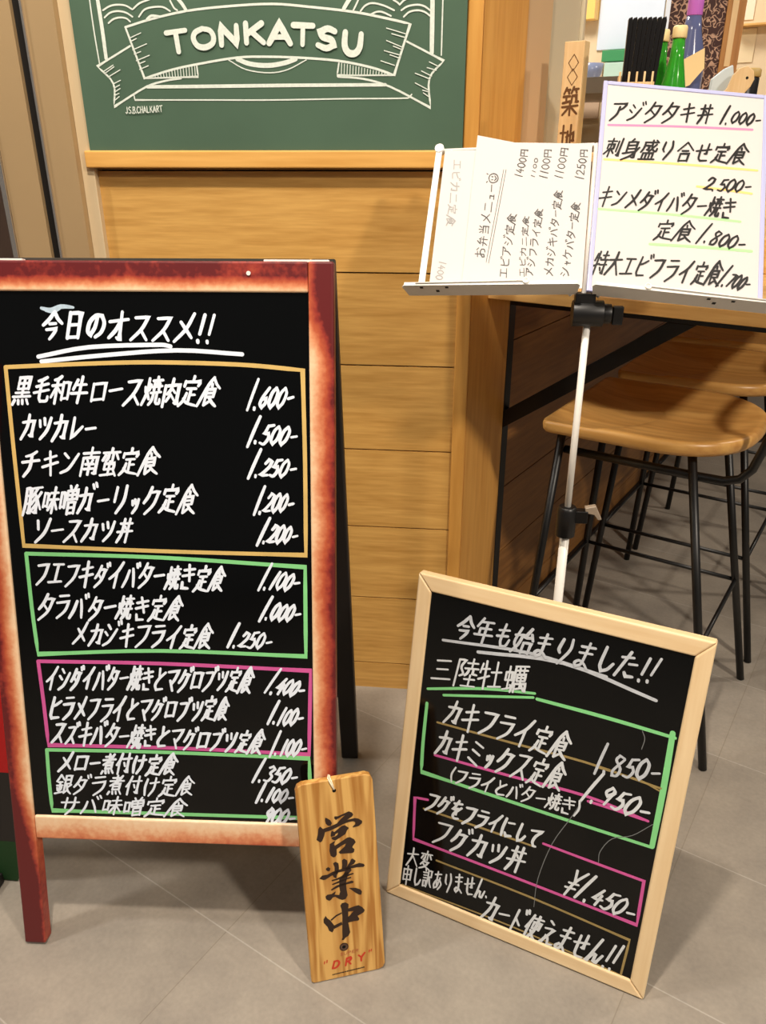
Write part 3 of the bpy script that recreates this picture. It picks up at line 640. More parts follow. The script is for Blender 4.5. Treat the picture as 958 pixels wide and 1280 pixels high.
M_BLACK = plain('black_steel', srgb(11, 10, 10), .4, var=.15)
M_BLACKWOOD = plain('black_and_unlit_wood', srgb(24, 19, 18), .5, var=.2)  # on the A-frame's back the dark colour stands for it being unlit
M_BOARD = plain('black_marker_board', srgb(6, 7, 8), .1, var=.15, scale=5, spec=.32)
M_WHITE = plain('white_marker', srgb(226, 234, 246), .6, var=.05, scale=60)
M_DULLWHITE = plain('worn_white_marker', srgb(186, 190, 196), .6, var=.22, scale=120)
M_SBW = plain('chalky_white_marker', srgb(208, 212, 216), .6, var=.14, scale=140)
M_COL = {'white': M_WHITE, 'dullwhite': M_DULLWHITE, 'gold': plain('gold_marker', srgb(206, 174, 104), .5, var=.2, scale=30),
         'dullgold': plain('faded_gold_marker', srgb(150, 128, 78), .55, var=.25, scale=60), 'green': plain('green_marker', srgb(128, 206, 134), .5, var=.12, scale=30),
         'pink': plain('pink_marker', srgb(202, 84, 150), .5, var=.16, scale=25), 'scratch': plain('scratch_grey', srgb(110, 112, 112), .6),
         'rose': plain('pink_highlighter', srgb(236, 128, 168), .6), 'orange': plain('orange_highlighter', srgb(250, 200, 120), .6),
         'lime': plain('green_highlighter', srgb(166, 232, 150), .6), 'ink': plain('grey_ink', srgb(62, 60, 60), .6), 'w': plain('white_chalk', srgb(212, 220, 210), .9, var=.2, scale=220)}
M_INK = plain('black_felt_ink', srgb(20, 18, 18), .5)
M_GREEN = plain('green_chalkboard', srgb(72, 96, 78), .72, var=.22, scale=5, spec=.25)
M_PAPER = plain('white_paper', srgb(202, 197, 194), .75, var=.01)
M_STEEL = plain('brushed_beige_steel', srgb(182, 154, 114), .36, metal=.3, var=.06, scale=6)
M_STRIP = plain('cream_edge_strip', srgb(214, 192, 154), .5, var=.03)
M_DARK = plain('dark_recess', srgb(8, 6, 6), .6)
M_TUBE = plain('white_lacquered_tube', srgb(238, 234, 226), .35, var=.02)
M_GREY = plain('grey_lacquered_sheet', srgb(224, 221, 216), .42, var=.03)

def floor_mat():
    m, N, L, P = new_mat('grey_floor_tiles')
    tc = N.new('ShaderNodeTexCoord')
    sp = N.new('ShaderNodeSeparateXYZ'); L.new(tc.outputs['Object'], sp.inputs[0])
    def mth(op, a, b):
        q = N.new('ShaderNodeMath'); q.operation = op
        L.new(a, q.inputs[0])
        if b is not None: q.inputs[1].default_value = b
        return q.outputs[0]
    def joint(src, pitch, w):
        t = mth('ABSOLUTE', mth('SUBTRACT', mth('FRACT', mth('ADD', mth('DIVIDE', src, pitch), 100.5), None), .5), None)
        return mth('LESS_THAN', mth('MULTIPLY', t, pitch), w)
    def over(base, col, fac):
        x = N.new('ShaderNodeMix'); x.data_type = 'RGBA'; L.new(fac, x.inputs['Factor']); L.new(base, x.inputs['A']); x.inputs['B'].default_value = col; return x.outputs['Result']
    ck = N.new('ShaderNodeTexWhiteNoise'); sn = N.new('ShaderNodeVectorMath'); sn.operation = 'FLOOR'; dv = N.new('ShaderNodeVectorMath'); dv.operation = 'DIVIDE'; dv.inputs[1].default_value = (.6, .3016, 9)
    L.new(tc.outputs['Object'], dv.inputs[0]); L.new(dv.outputs[0], sn.inputs[0]); L.new(sn.outputs[0], ck.inputs['Vector'])
    tone = N.new('ShaderNodeMix'); tone.data_type = 'RGBA'; L.new(ck.outputs['Value'], tone.inputs['Factor']); tone.inputs['A'].default_value = srgb(150, 142, 131); tone.inputs['B'].default_value = srgb(144, 136, 125)
    tile = over(over(tone.outputs['Result'], srgb(134, 125, 112), joint(sp.outputs[0], .6, .0009)), srgb(168, 162, 152), joint(sp.outputs[1], .3016, .0012))
    n1 = N.new('ShaderNodeTexNoise'); n1.inputs['Scale'].default_value = 5; n1.inputs['Detail'].default_value = 7; n1.inputs['Roughness'].default_value = .62
    L.new(tc.outputs['Object'], n1.inputs['Vector'])
    n2 = N.new('ShaderNodeTexNoise'); n2.inputs['Scale'].default_value = 130; n2.inputs['Detail'].default_value = 3; L.new(tc.outputs['Object'], n2.inputs['Vector'])
    r = N.new('ShaderNodeValToRGB'); r.color_ramp.elements[0].position = .3; r.color_ramp.elements[1].position = .72
    r.color_ramp.elements[0].color = (.72, .72, .73, 1); r.color_ramp.elements[1].color = (1.12, 1.11, 1.09, 1)
    ad = N.new('ShaderNodeMath'); ad.operation = 'MULTIPLY_ADD'; ad.inputs[1].default_value = .3; L.new(n2.outputs['Fac'], ad.inputs[0]); L.new(n1.outputs['Fac'], ad.inputs[2])
    sb = N.new('ShaderNodeMath'); sb.operation = 'SUBTRACT'; sb.inputs[1].default_value = .15; L.new(ad.outputs[0], sb.inputs[0]); L.new(sb.outputs[0], r.inputs[0])
    mx = N.new('ShaderNodeMix'); mx.data_type = 'RGBA'; mx.blend_type = 'MULTIPLY'; mx.inputs['Factor'].default_value = 1
    L.new(tile, mx.inputs['A']); L.new(r.outputs[0], mx.inputs['B']); L.new(mx.outputs['Result'], P.inputs['Base Color'])
    P.inputs['Roughness'].default_value = .42; P.inputs['Specular IOR Level'].default_value = .4
    b = N.new('ShaderNodeBump'); b.inputs['Strength'].default_value = .15; b.inputs['Distance'].default_value = .001; L.new(n2.outputs['Fac'], b.inputs['Height']); L.new(b.outputs[0], P.inputs['Normal'])
    return m
# ------------------------------------------------------------------ the setting
A = math.radians(62.5)
E1 = Vector((math.cos(A), math.sin(A), 0)); E2 = Vector((math.sin(A), -math.cos(A), 0))     # along the counter, out from it
def shop(x=0, y=0, z=0):
    p = E2*x+E1*y; return frame_m((p.x, p.y, z), E2, E1, (0, 0, 1))
G = shop()
WY = 1.597
struct('floor', MB().box(-5.2, 4.2, -6.2, 6.2, -.05, 0), floor_mat(), shop(-.14, .633))
def planks(mb, a0, a1, z0, z1, y0, y1, along='x'):
    """boards with a narrow open joint between them, on a dark backing"""
    z = -.11
    while z < z1:
        lo, hi = max(z0, z+.0015), min(z1, z+.183-.0015)
        if hi > lo:
            if along == 'x': mb.box(a0, a1, y0, y1, lo, hi)
            else: mb.box(y0, y1, a0, a1, lo, hi)
        z += .183
    return mb
struct('wall_back', planks(MB(), -.7165, -.0222, 0, 1.174, WY, WY+.02), M_WALL)
struct('wall_backing', MB().box(-.7165, -.02, WY+.0205, WY+.06, 0, 2.6), M_DARK)
struct('trim_1', MB().box(-.0221, .0058, WY-.006, WY+.05, 0, 2.6), M_TRIM, bevel=.002)
struct('trim_2', MB().box(-.86, -.7325, 1.4215, 1.60, 0, 2.6), M_TRIM, G)
struct('trim_3', MB().box(-.84, -.736, 1.6005, 1.72, .9575, 2.6), plain('beige_post', srgb(206, 172, 130), .5, var=.02), G)
struct('window_1', MB().box(-.84, -.742, 1.7205, 1.885, .9575, 2.6).box(-.83, -.735, 1.8855, 1.9, .9575, 2.6), plain('cream_window_frame', srgb(206, 194, 166), .45, var=.02), G, .003)
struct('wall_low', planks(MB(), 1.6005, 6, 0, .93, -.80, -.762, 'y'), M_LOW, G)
struct('baseboard_low', MB().box(-.7615, -.752, 1.65, 6, 0, .012), M_BLACKWOOD, G)
# stainless shutter column at the left
k_ = 1.565/1.597
st = MB().box(-.815*k_, -.756*k_, 1.565, 1.7, 0, 2.6).box(-.905*k_, -.837*k_, 1.565, 1.7, 0, 2.6)
struct('wall_left', st, M_STEEL)
struct('slot_shade_fill', MB().box(-.8368*k_, -.8152*k_, 1.575, 1.7, 0, 2.6), M_DARK)  # black fill painted in for the shade inside the column slot
struct('trim_5', MB().box(-.7555*k_, -.7305*k_, 1.582, 1.7, 0, 2.6), M_STRIP)
struct('trim_6', MB().box(-.8165*k_, -.8125*k_, 1.56, 1.5655, 0, 2.6).box(-.915*k_, -.9055*k_, 1.56, 1.7, 0, 2.6), plain('bright_steel_edge', srgb(214, 208, 202), .25, metal=.9, var=.02))
struct('door_1', MB().box(-1.9, -.9155*k_, 1.60, 1.64, 0, 2.6), plain('dark_door_glass', srgb(66, 52, 44), .25, var=.05))
# kitchen behind the counter window
struct('wall_kitchen', MB().box(-2.45, -2.4, -.5, 6, 0, 2.7).box(-2.4, -.9, 5.9, 6, 0, 2.7), plain('kitchen_wall', srgb(226, 206, 172), .6, var=.04, scale=3), G)
struct('raised_ledge', MB().box(-.731, -.28, 1.95, 4.8, .9575, 1.03), M_COUNTER, G, .003)

# ------------------------------------------------------------------ green chalkboard on the wall
cb = thing('chalkboard', 'green chalkboard with white ribbon-banner chalk lettering above the wooden wall', 'chalkboard', Matrix.Translation((0, WY, 0)))
obj('board', MB().box(-.7163, -.0221, -.020, 0, 1.2055, 2.2), M_GREEN, cb)
obj('ledge', MB().box(-.7265, -.0221, -.026, 0, 1.1755, 1.2055), M_TRIMX, cb, None, .003)
mb = MB()
for i, (c_, w_, p_) in enumerate(CHALK): ribbon(mb, smooth(p_), w_*.95, .0206+.00002*i, .9)
obj('chalk_drawing', mb, M_COL['w'], cb)
mb = MB()
for row in CH_TEXT[:8]: write(mb, row, .0105, .0225, 0, .1, 1, 0)
obj('chalk_lettering', mb, M_COL['w'], cb)
mb = MB(); write(mb, CH_TEXT[8], .0016, .0225, .05, .6)
obj('chalk_signature', mb, M_COL['w'], cb)

# ------------------------------------------------------------------ the large A-frame board
yw, tl = .0591, .2192
ab = thing('a_frame_sign', 'large black menu board on a red-brown burnt-finish A-frame', 'sign', Matrix.Translation((-.6577, .8459, 0)) @ Matrix.Rotation(yw, 4, 'Z'))
T = tilt_m(tl); W_, B0, B1, FW = .4535, .2418, 1.0579, .0354
TOP = 1.099
obj('stile', MB().box(-FW, -.0002, 0, .024, .004, TOP), burnt('burnt_left', 0, .004, -.028, (1.0, 1.1, .3), (.15, .28, .75)), ab, T, .003)
obj('stile', MB().box(W_+.0002, W_+FW, 0, .024, .004, TOP), burnt('burnt_right', 0, W_-.006, W_+.033, (.96, 1.06, .5), (.14, .24, .6)), ab, T, .003)
obj('top_rail', MB().box(0, W_, .001, .024, B1, TOP), burnt('burnt_top', 2, B1-.004, B1+.022), ab, T, .003)
obj('bottom_rail', MB().box(0, W_, .001, .024, B0-.041, B0), burnt('burnt_bottom', 2, B0+.006, B0-.075), ab, T, .003)
obj('blackboard_panel', MB().box(-.004, W_+.004, .005, .009, B0-.004, B1+.004), M_BOARD, ab, T)
for i, (c_, w_, p_) in enumerate(AB_RULE):
    mb = MB(); ribbon(mb, smooth(p_), w_, -.0046+.00002*i, .95)
    obj('ruled_box' if i > 1 else 'underline', mb, M_COL[c_], ab, T, label={'gold': 'gold marker box', 'green': 'green marker box', 'pink': 'pink marker box', 'white': 'white double underline'}[c_])
for i, row in enumerate(AB_TEXT):
    mb = MB(); write(mb, row, .0054 if i == 0 else .0046 if row[5] > .04 else .0038, -.0042, .3 if i else .2)
    obj('handwriting', mb, M_WHITE, ab, T)
mb = MB(); ribbon(mb, smooth([(.0776, 1.0349), (.091, 1.0325), (.1062, 1.0373), (.1231, 1.0362)]), .0065, -.0044, .4)
ribbon(mb, smooth([(.083, 1.0310), (.094, 1.0295), (.104, 1.0335)]), .003, -.0044, .3)
obj('chalk_smudge', mb, plain('blue_white_smudge', srgb(176, 196, 212), .7, var=.35, scale=160), ab, T, label='smudged bluish-white mark')
for x0, x1 in ((-.03, .055), (.392, .482)):
    obj('hinge', MB().box(x0, x1, .006, .016, TOP-.001, TOP+.0025), plain('pale_hinge', srgb(236, 222, 214), .4), ab, T, .0008)
obj('screw', MB().lathe([(0.0001, -.0015), (.003, -.0015), (.003, .001)], 12), M_GREY, ab, T @ Matrix.Translation((.372, 0, 1.083)) @ Matrix.Rotation(math.pi/2, 4, 'X'))
tb = .203
TB = Matrix.Translation((0, .492, 0)) @ frame_m((0, 0, 0), (1, 0, 0), (0, math.cos(tb), math.sin(tb)), (0, -math.sin(tb), math.cos(tb)))
for x in (-FW, W_):
    obj('back_leg', MB().box(x, x+FW, -.024, 0, .005, TOP-.004), M_BLACKWOOD, ab, TB, .003)
obj('back_rail', MB().box(0, W_, -.024, 0, .20, .24), M_BLACKWOOD, ab, TB, .003)
obj('back_rail', MB().box(0, W_, -.024, 0, 1.056, TOP-.004), M_BLACKWOOD, ab, TB, .003)
obj('back_panel', MB().box(-.002, W_+.002, -.014, -.010, .236, 1.06), M_BOARD, ab, TB)

# ------------------------------------------------------------------ the small framed blackboard
sb = thing('easel_blackboard', 'small black menu board in a pale pine frame, leaning back on the floor', 'blackboard', Matrix.Translation((-.1024, 1.0066, 0)) @ Matrix.Rotation(-.3562, 4, 'Z'))
T = tilt_m(.1985); W_, H_, F = .4486, .607, .0245
def trap(pts, y0, y1): return MB().prism(pts, y0, y1)
obj('frame_rail', trap([(0, H_), (W_, H_), (W_-F, H_-F-.003), (F, H_-F-.003)][::-1], 0, .02), M_PINEX, sb, T, .003)
obj('frame_rail', trap([(0, 0.002), (W_, 0.002), (W_-F, F+.003), (F, F+.003)], 0, .02), M_PINEX, sb, T, .003)
obj('frame_stile', trap([(0, 0.002), (F, F+.003), (F, H_-F-.003), (0, H_)], 0, .02), M_PINE, sb, T, .003)
obj('frame_stile', trap([(W_, 0.002), (W_, H_), (W_-F, H_-F-.003), (W_-F, F+.003)], 0, .02), M_PINE, sb, T, .003)
obj('blackboard_panel', MB().box(F-.005, W_-F+.005, .004, .008, F-.003, H_-F+.002), M_BOARD, sb, T)
SBL = {'dullwhite': 'grey-white underline', 'green': 'green marker line', 'dullgold': 'faded gold marker line', 'pink': 'pink marker line', 'scratch': 'thin grey scratch'}
for i, (c_, w_, p_) in enumerate(SB_RULE):
    mb = MB(); ribbon(mb, smooth(p_), w_, -.0036+.00002*i, .8)
    obj('scratch' if c_ == 'scratch' else 'marker_line', mb, M_COL[c_], sb, T, label=SBL[c_])
for i, row in enumerate(SB_TEXT):
    mb = MB(); write(mb, row, .0038 if i == 1 else .0048 if row[5] > .045 else .0034, -.0031, .25)
    obj('handwriting', mb, M_DULLWHITE if i in (0, 3) else M_SBW, sb, T)
za, zb = .44*math.cos(.1985), 0
obj('prop_leg', MB().box(-.018, .018, 0, .01, 0, .45), M_PINE, sb, Matrix.Translation((W_/2, .255, .002)) @ frame_m((0, 0, 0), (1, 0, 0), (0, math.cos(.34), math.sin(.34)), (0, -math.sin(.34), math.cos(.34))), .002)

# ------------------------------------------------------------------ hanging wooden plate standing against the A-frame
pl = thing('wooden_plate', 'small upright wooden plate with brush lettering leaning on the A-frame leg', 'sign', Matrix.Translation((-.2022, .8245, 0)) @ Matrix.Rotation(.3313, 4, 'Z'))
T = tilt_m(.262); w, h, c = .1206, .3434, .011
out = [(c*.4, .0015), (w-c, .0015), (w-c*.3, .004), (w, c), (w, h-c), (w-c*.3, h-c*.3), (w-c, h), (c, h), (c*.3, h-c*.3), (0, h-c), (0, c*.4)]
obj('plate_body', MB().prism(out, 0, .013), M_PLATE, pl, T, .0012)
mb = MB()
for q in PLATE_INK: mb.add([(x, -.0005, z) for x, z in q], [tuple(range(len(q)))])
obj('brush_lettering', mb, plain('dark_brown_brush_ink', srgb(44, 26, 16), .5), pl, T)
mb = MB()
for row in PL_TEXT[:5]: write(mb, row, .0034 if row[0] != '"' else .0020, .0005, .3, .2)
obj('red_lettering', mb, plain('red_print', srgb(196, 58, 34), .5), pl, T, label='red italic lettering')
mb = MB(); write(mb, PL_TEXT[5], .0009, .0005, .25, .2)
obj('small_lettering', mb, plain('faded_red_print', srgb(176, 92, 60), .5), pl, T)
mb = MB(); R2 = random.Random(3)
x = .0341
while x < .0845:
    d = R2.uniform(.0012, .0026); mb.box(x, x+d, -.0005, -.0002, .0088+(x-.034)*.03, .0106+(x-.034)*.03); x += d+.0006
obj('fine_print', mb, M_INK, pl, T)
kn = Matrix.Translation((.0559, -.0004, .0551)) @ Matrix.Rotation(math.pi/2, 4, 'X')
obj('wood_knot', MB().lathe([(.0001, 0), (.0072, 0)], 24), plain('knot_brown', srgb(70, 46, 36), .5, var=.3, scale=160), pl, T @ kn)
obj('knot_ring', MB().lathe([(.0042, .0002), (.0058, .0002)], 24), plain('knot_ring', srgb(120, 92, 76), .5), pl, T @ kn); obj('knot_heart', MB().lathe([(.0001, .0003), (.0028, .0003)], 20), M_DARK, pl, T @ kn)
obj('string_hole', MB().lathe([(.0001, 0), (.003, 0)], 16), M_DARK, pl, T @ Matrix.Translation((.0593, -.0004, .3254)) @ Matrix.Rotation(math.pi/2, 4, 'X'))
obj('string_loop', MB().tube([(.0593, .002, .3254), (.0585, -.002, .329), (.053, -.002, .3425), (.0515, .004, .3455), (.0535, .012, .346), (.055, .0145, .34), (.059, .0145, .326)], .0011, 8)
    .tube([(.0593, .002, .3254), (.059, -.002, .329), (.056, -.002, .342), (.0545, .004, .3455), (.055, .012, .3455), (.057, .0145, .34), (.0595, .0145, .326)], .0011, 8), plain('cotton_string', srgb(236, 224, 196), .8), pl, T, label='pale string loop')

# ------------------------------------------------------------------ folding music stand with the menus on it
PX, PY = .182, 1.257
ms = thing('music_stand', 'white folding music stand holding the paper menus, behind the small blackboard', 'music stand', Matrix.Translation((PX, PY, 0)))
O_ = Vector((.173-PX, 1.2513-PY, 1.0125)); VV = Vector((.0691, .6185, .7827)).normalized()
def half(u):
    u = Vector(u); u = (u-VV*u.dot(VV)).normalized(); return frame_m(O_, u, VV.cross(u), VV)
HR, HL = half((.996, .0011, -.0888)), half((.9829, -.1764, .0526))
obj('upper_pole', MB().tube([(0, 0, .60), (0, 0, .985)], .0056), M_TUBE, ms)
obj('lower_pole', MB().tube([(0, 0, .10), (0, 0, .63)], .0082), M_TUBE, ms)
cl = obj('height_clamp', MB().lathe([(.010, .605), (.0165, .606), (.0165, .655), (.0135, .66), (.009, .66)], 20).box(.010, .034, -.008, .008, .632, .654), M_BLACK, ms, None, .001)
obj('clamp_lever', MB().prism([(.028, .660), (.046, .664), (.052, .652), (.058, .640), (.052, .638), (.044, .648), (.030, .650)], -.006, .006), plain('tan_lever', srgb(150, 134, 116), .4), cl, None, .0015)
tk = obj('tilt_clamp', MB().tube([(-.024, 0, .982), (.022, 0, .982)], .020).tube([(.022, 0, .982), (.034, 0, .982)], .015).box(-.022, .008, -.01, .01, .982, 1.013), M_BLACK, ms, None, .001)
obj('clamp_knob', MB().box(.036, .052, -.006, .006, .966, .994), M_BLACK, tk, None, .002)
for a in (-.2, math.pi+.2, math.pi/2):
    dx, dy = math.cos(a-.356), math.sin(a-.356)
    lg = obj('tripod_leg', MB().tube([(dx*.012, dy*.012, .30), (dx*.12, dy*.12, .155), (dx*.205, dy*.205, .014)], .0055).tube([(dx*.008, dy*.008, .12), (dx*.12, dy*.12, .155)], .0035), M_TUBE, ms)
    obj('rubber_foot', MB().tube([(dx*.198, dy*.198, .024), (dx*.213, dy*.213, .0085)], .008), M_BLACK, lg)
obj('leg_collar', MB().lathe([(.009, .285), (.018, .286), (.018, .315), (.009, .316)], 18), M_BLACK, ms)
def lip(s):
    a, b = (.006, .277) if s > 0 else (-.277, -.006)
    m = MB()
    v0 = [(a if s > 0 else a+.006, 0), (b if s < 0 else b-.006, 0)]
    pa = [(a+(.006 if s < 0 else .006), 0), (b-(.006 if s > 0 else .006), 0), (b, -.026), (b-.003, -.031), (a+.003, -.031), (a, -.026)]
    m.prism_z(pa if True else pa[::-1], -.0015, 0)
    m.box(a+.004, b-.004, -.0315, -.0300, -.0015, .004)
    return m
ll = obj('tray_lip', lip(-1), M_GREY, ms, HL); lr = obj('tray_lip', lip(1), M_GREY, ms, HR)
for M_, par, xs in ((HL, ll, (-.246, -.222, -.206)), (HR, lr, (.175, .186, .21))):
    m = MB()
    for i, x in enumerate(xs): m.box(x-.0025, x+.0025, -.017 if i == 1 else -.027, -.012 if i == 1 else -.023, -.0022, -.0014)
    obj('rivet', m, M_DARK, par)
for M_, s in ((HL, -1), (HR, 1)):
    obj('desk_arm', MB().box(min(s*.249, s*.2595), max(s*.249, s*.2595), -.0005, .003, 0, .272), M_TUBE, ms, M_, .001)
    obj('desk_arm', MB().tube([(s*.02, .004, 0), (s*.235, .004, .265)], .003), M_TUBE, ms, M_)
    obj('desk_arm', MB().tube([(s*.254, .004, .267), (s*.004, .004, .262)], .003), M_TUBE, ms, M_)
    obj('pivot', MB().tube([(s*.254, -.003 if s < 0 else .002, .268), (s*.254, .009, .268)], .0075), M_TUBE, ms, M_)
    q = [(s*.085+.004*math.cos(t/12*2*math.pi), -.0335, .004+.004*math.sin(t/12*2*math.pi)) for t in range(12)]
    obj('page_clip', MB().tube(q, .0011, 8, True).tube([(s*.089, -.0335, .004), (s*.17, -.0335, .003), (s*.255, -.033, .002)], .0011, 8), M_TUBE, ms, M_)
obj('desk_spine', MB().tube([(0, .004, -.006), (0, .004, .262)], .004), M_TUBE, ms, HR)
def onstand(Mh): return Matrix.Translation((PX, PY, 0)) @ Mh
wbt = thing('menu_card', 'white handwritten menu card in a pale lavender-edged case on the music stand', 'menu', onstand(HR))
WB_W, WB_H, BR = .2595, .3725, .0068
obj('card_sheet', MB().box(.0015+BR*.6, WB_W-BR*.6, -.0056, -.002, .0015+BR*.6, WB_H-BR*.6), M_PAPER, wbt)
M_LAV = plain('lavender_plastic_edge', srgb(178, 180, 218), .35, var=.02)
for nm, b in (('case_edge', (.0015, .0015+BR, .0015, WB_H)), ('case_edge', (WB_W-BR, WB_W, .0015, WB_H)), ('case_edge', (.0015+BR, WB_W-BR, WB_H-BR, WB_H)), ('case_edge', (.0015+BR, WB_W-BR, .0015, .0015+BR))):
    obj(nm, MB().box(b[0], b[1], -.0072, -.001, b[2], b[3]), M_LAV, wbt, None, .0012)
for i, (c_, w_, p_) in enumerate(WB_RULE):
    mb = MB(); ribbon(mb, smooth(p_), w_*1.35, .0058+.00002*i, .95); obj('highlighter_line', mb, M_COL[c_], wbt, None, label={'rose': 'pink highlighter line', 'orange': 'orange highlighter line', 'lime': 'green highlighter line'}[c_])
for row in WB_TEXT:
    mb = MB(); write(mb, row, .0034, .0062, .3); obj('handwriting', mb, M_INK, wbt)
def sheet(name, outline, y, label, curl=None):
    t = thing(name, label, 'menu', onstand(HL), 'handwritten paper menus on the music stand')
    xs = [p[0] for p in outline]; 
    m = MB(); n = len(outline)
    vs = [(x, y-(curl(x, z) if curl else 0), z) for x, z in outline]; vb = [(x, q+.0004, z) for x, q, z in vs]
    m.add(vs+vb, [tuple(range(n)), tuple(range(2*n-1, n-1, -1))]+[(i, i+n, (i+1) % n+n, (i+1) % n) for i in range(n)])
    obj('paper', m, M_PAPER, t); return t
pb = sheet('paper_menu', [(-.2405, .0045), (-.10, .0035), (-.10, .259), (-.1857, .2596), (-.2438, .2625)], -.0017, 'rear white paper menu at the left end, its faint writing turned downwards')
for row in PB_TEXT:
    mb = MB(); write(mb, row, .0018, .002, .06, .7); obj('handwriting', mb, plain('faint_ink', srgb(150, 148, 146), .6), pb)
pa = sheet('paper_menu', [(-.1877, .0058), (-.004, .0066), (-.0052, .13), (-.0067, .258), (-.1291, .2685), (-.1916, .2865), (-.190, .15)], -.0037, 'front white paper menu with sideways writing and a smiling face by its title')
for row in PA_TEXT:
    mb = MB(); write(mb, row, .0016 if row[5] > .012 else .0013, .0041, .06, .7); obj('handwriting', mb, M_COL['ink'], pa)
for c_, w_, p_ in PA_RULE:
    mb = MB(); ribbon(mb, smooth(p_), w_, .0041, .95); obj('underline', mb, M_COL['ink'], pa)

# ------------------------------------------------------------------ counter on its black bracket
ct = thing('counter_table', 'pale wooden counter with a black steel bracket along the low wall', 'counter', shop(-.45, 1.49, 0))
ctl = Matrix.Translation((.45, -1.49, 0))
obj('counter_top', MB().box(-.7320, -.12, 1.49, 4.9, .932, .957), M_COUNTER, ct, ctl, .002)
obj('bracket_post', MB().box(-.7615, -.732, 1.602, 1.632, 0, .932), M_BLACK, ct, ctl, .001)
obj('bracket_arm', MB().box(-.732, -.18, 1.602, 1.632, .902, .932), M_BLACK, ct, ctl, .001)
obj('bracket_brace', MB().prism([(-.733, .665), (-.40, .902), (-.345, .902), (-.733, .625)], 1.602, 1.632), M_BLACK, ct, ctl, .001)

# ------------------------------------------------------------------ bar stools
def outline(n=72):
    pts = []
    for i in range(28):
        t = -math.pi/2+math.pi*i/27; e = 2.35
        pts.append((.0+.182*abs(math.cos(t))**(2/e), .2*math.copysign(abs(math.sin(t))**(2/e), math.sin(t))))
    for k in range(1, 9): pts.append((-.196*k/9, .2))
    pts += [(-.196, .2), (-.205, .197), (-.2085, .188)]
    for k in range(1, 8): pts.append((-.2085, .188-.376*k/8))
    pts += [(-.2085, -.188), (-.205, -.197), (-.196, -.2)]
    for k in range(8, 0, -1): pts.append((-.196*k/9, -.2))
    return pts
def make_stool(label, M):
    t = thing('bar_stool', label, 'stool', M, 'bar stools under the counter')
    o = outline(); n = len(o); m = MB(); rings = [(.0, .6925), (.35, .6935), (.7, .700), (.9, .7085), (.965, .710), (.99, .707), (1.0, .700), (.995, .690), (.97, .682), (.9, .680), (0, .680)]
    vs = []; fs = []
    for s, z in rings:
        for x, y in o: vs.append((-.01+(x+.01)*s, y*s, z - (.004 if 0 < s < .99 and z > .69 and x < -.1 else 0)))
    for i in range(len(rings)-1):
        for j in range(n): fs.append((i*n+j, (i+1)*n+j, (i+1)*n+(j+1) % n, i*n+(j+1) % n))
    m.add(vs, fs, True); obj('seat', m, M_SEAT, t)
    lr = .0088
    foot = lambda sx, sy: Vector((.22*sx, .19*sy, .0)); topp = lambda sx, sy: Vector((-.18 if sx < 0 else .08, .145*sy, .683))
    def at(sx, sy, z): a, b = foot(sx, sy), topp(sx, sy); return a+(b-a)*(z/.683)
    for sx in (-1, 1):
        for sy in (-1, 1): obj('leg', MB().tube([foot(sx, sy), topp(sx, sy)], lr), M_BLACK, t)
    zr = .275
    ring = [at(-1, -1, zr), at(1, -1, zr), at(1, 1, zr), at(-1, 1, zr)]
    obj('footrest', MB().tube([ring[0], ring[1]], .0048).tube([ring[1], ring[2]], .0048).tube([ring[2], ring[3]], .0048).tube([ring[3], ring[0]], .0048), M_BLACK, t)
    def arm(s): return [(-.175, s*.137, .632), (.10, s*.140, .632), (.145, s*.14, .633), (.172, s*.139, .642), (.190, s*.138, .665), (.205, s*.135, .72), (.235, s*.128, .80), (.262, s*.112, .85)]
    obj('back_loop', MB().tube(arm(-1)+[(.278, -.08, .872), (.282, 0, .88), (.278, .08, .872)]+arm(1)[::-1], .0085), M_BLACK, t)
    obj('seat_bar', MB().tube([(-.172, -.14, .672), (-.172, .14, .672)], .008), M_BLACK, t)
    return t
def dup(root, M, label):
    r = root.copy(); C.objects.link(r); r.matrix_world = M; r['label'] = label
    for ch in list(root.children):
        q = ch.copy(); C.objects.link(q); q.parent = r
    return r
s0 = make_stool('nearest wooden bar stool, black legs, beside the music stand pole', shop(-.38, 1.67))
dup(s0, shop(-.38, 1.67+.466), 'second wooden bar stool, just behind the nearest one under the counter')
dup(s0, shop(-.38, 1.67+.932), 'third and farthest wooden bar stool, mostly hidden behind the other two')
# ------------------------------------------------------------------ things on the counter and in the kitchen window
struct('wall_inner', MB().box(-4, -.52, 3.4, 3.45, .9575, 2.7), plain('cream_kitchen_tile', srgb(222, 202, 170), .5, var=.05, scale=4), G)
sg = thing('name_plaque', 'tall narrow wooden plaque with carved brown characters standing by the window frame', 'plaque', shop(-.678, 1.653, .9575))
M_PLQ = wood('plaque_cypress', srgb(238, 208, 160), srgb(222, 184, 128), 'Z', .5, 5, 80, contrast=.25)
obj('plaque_body', MB().box(0, .040, 0, .028, 0, .434), M_PLQ, sg, None, .0015)
M_CARVE = plain('carved_brown', srgb(104, 68, 34), .6)
mb = MB()
for ch, z in (('築', .333), ('地', .270)): write(mb, (ch, .003, z, .039, z, .056), .0052, .0005, 0, .2)
obj('carved_lettering', mb, M_CARVE, sg)
mb = MB()
for z in (.398, .374): ribbon(mb, [(.021, z+.014), (.011, z), (.021, z-.014), (.031, z), (.021, z+.014)], .0013, .0005, 1)
obj('diamond_mark', mb, M_CARVE, sg)
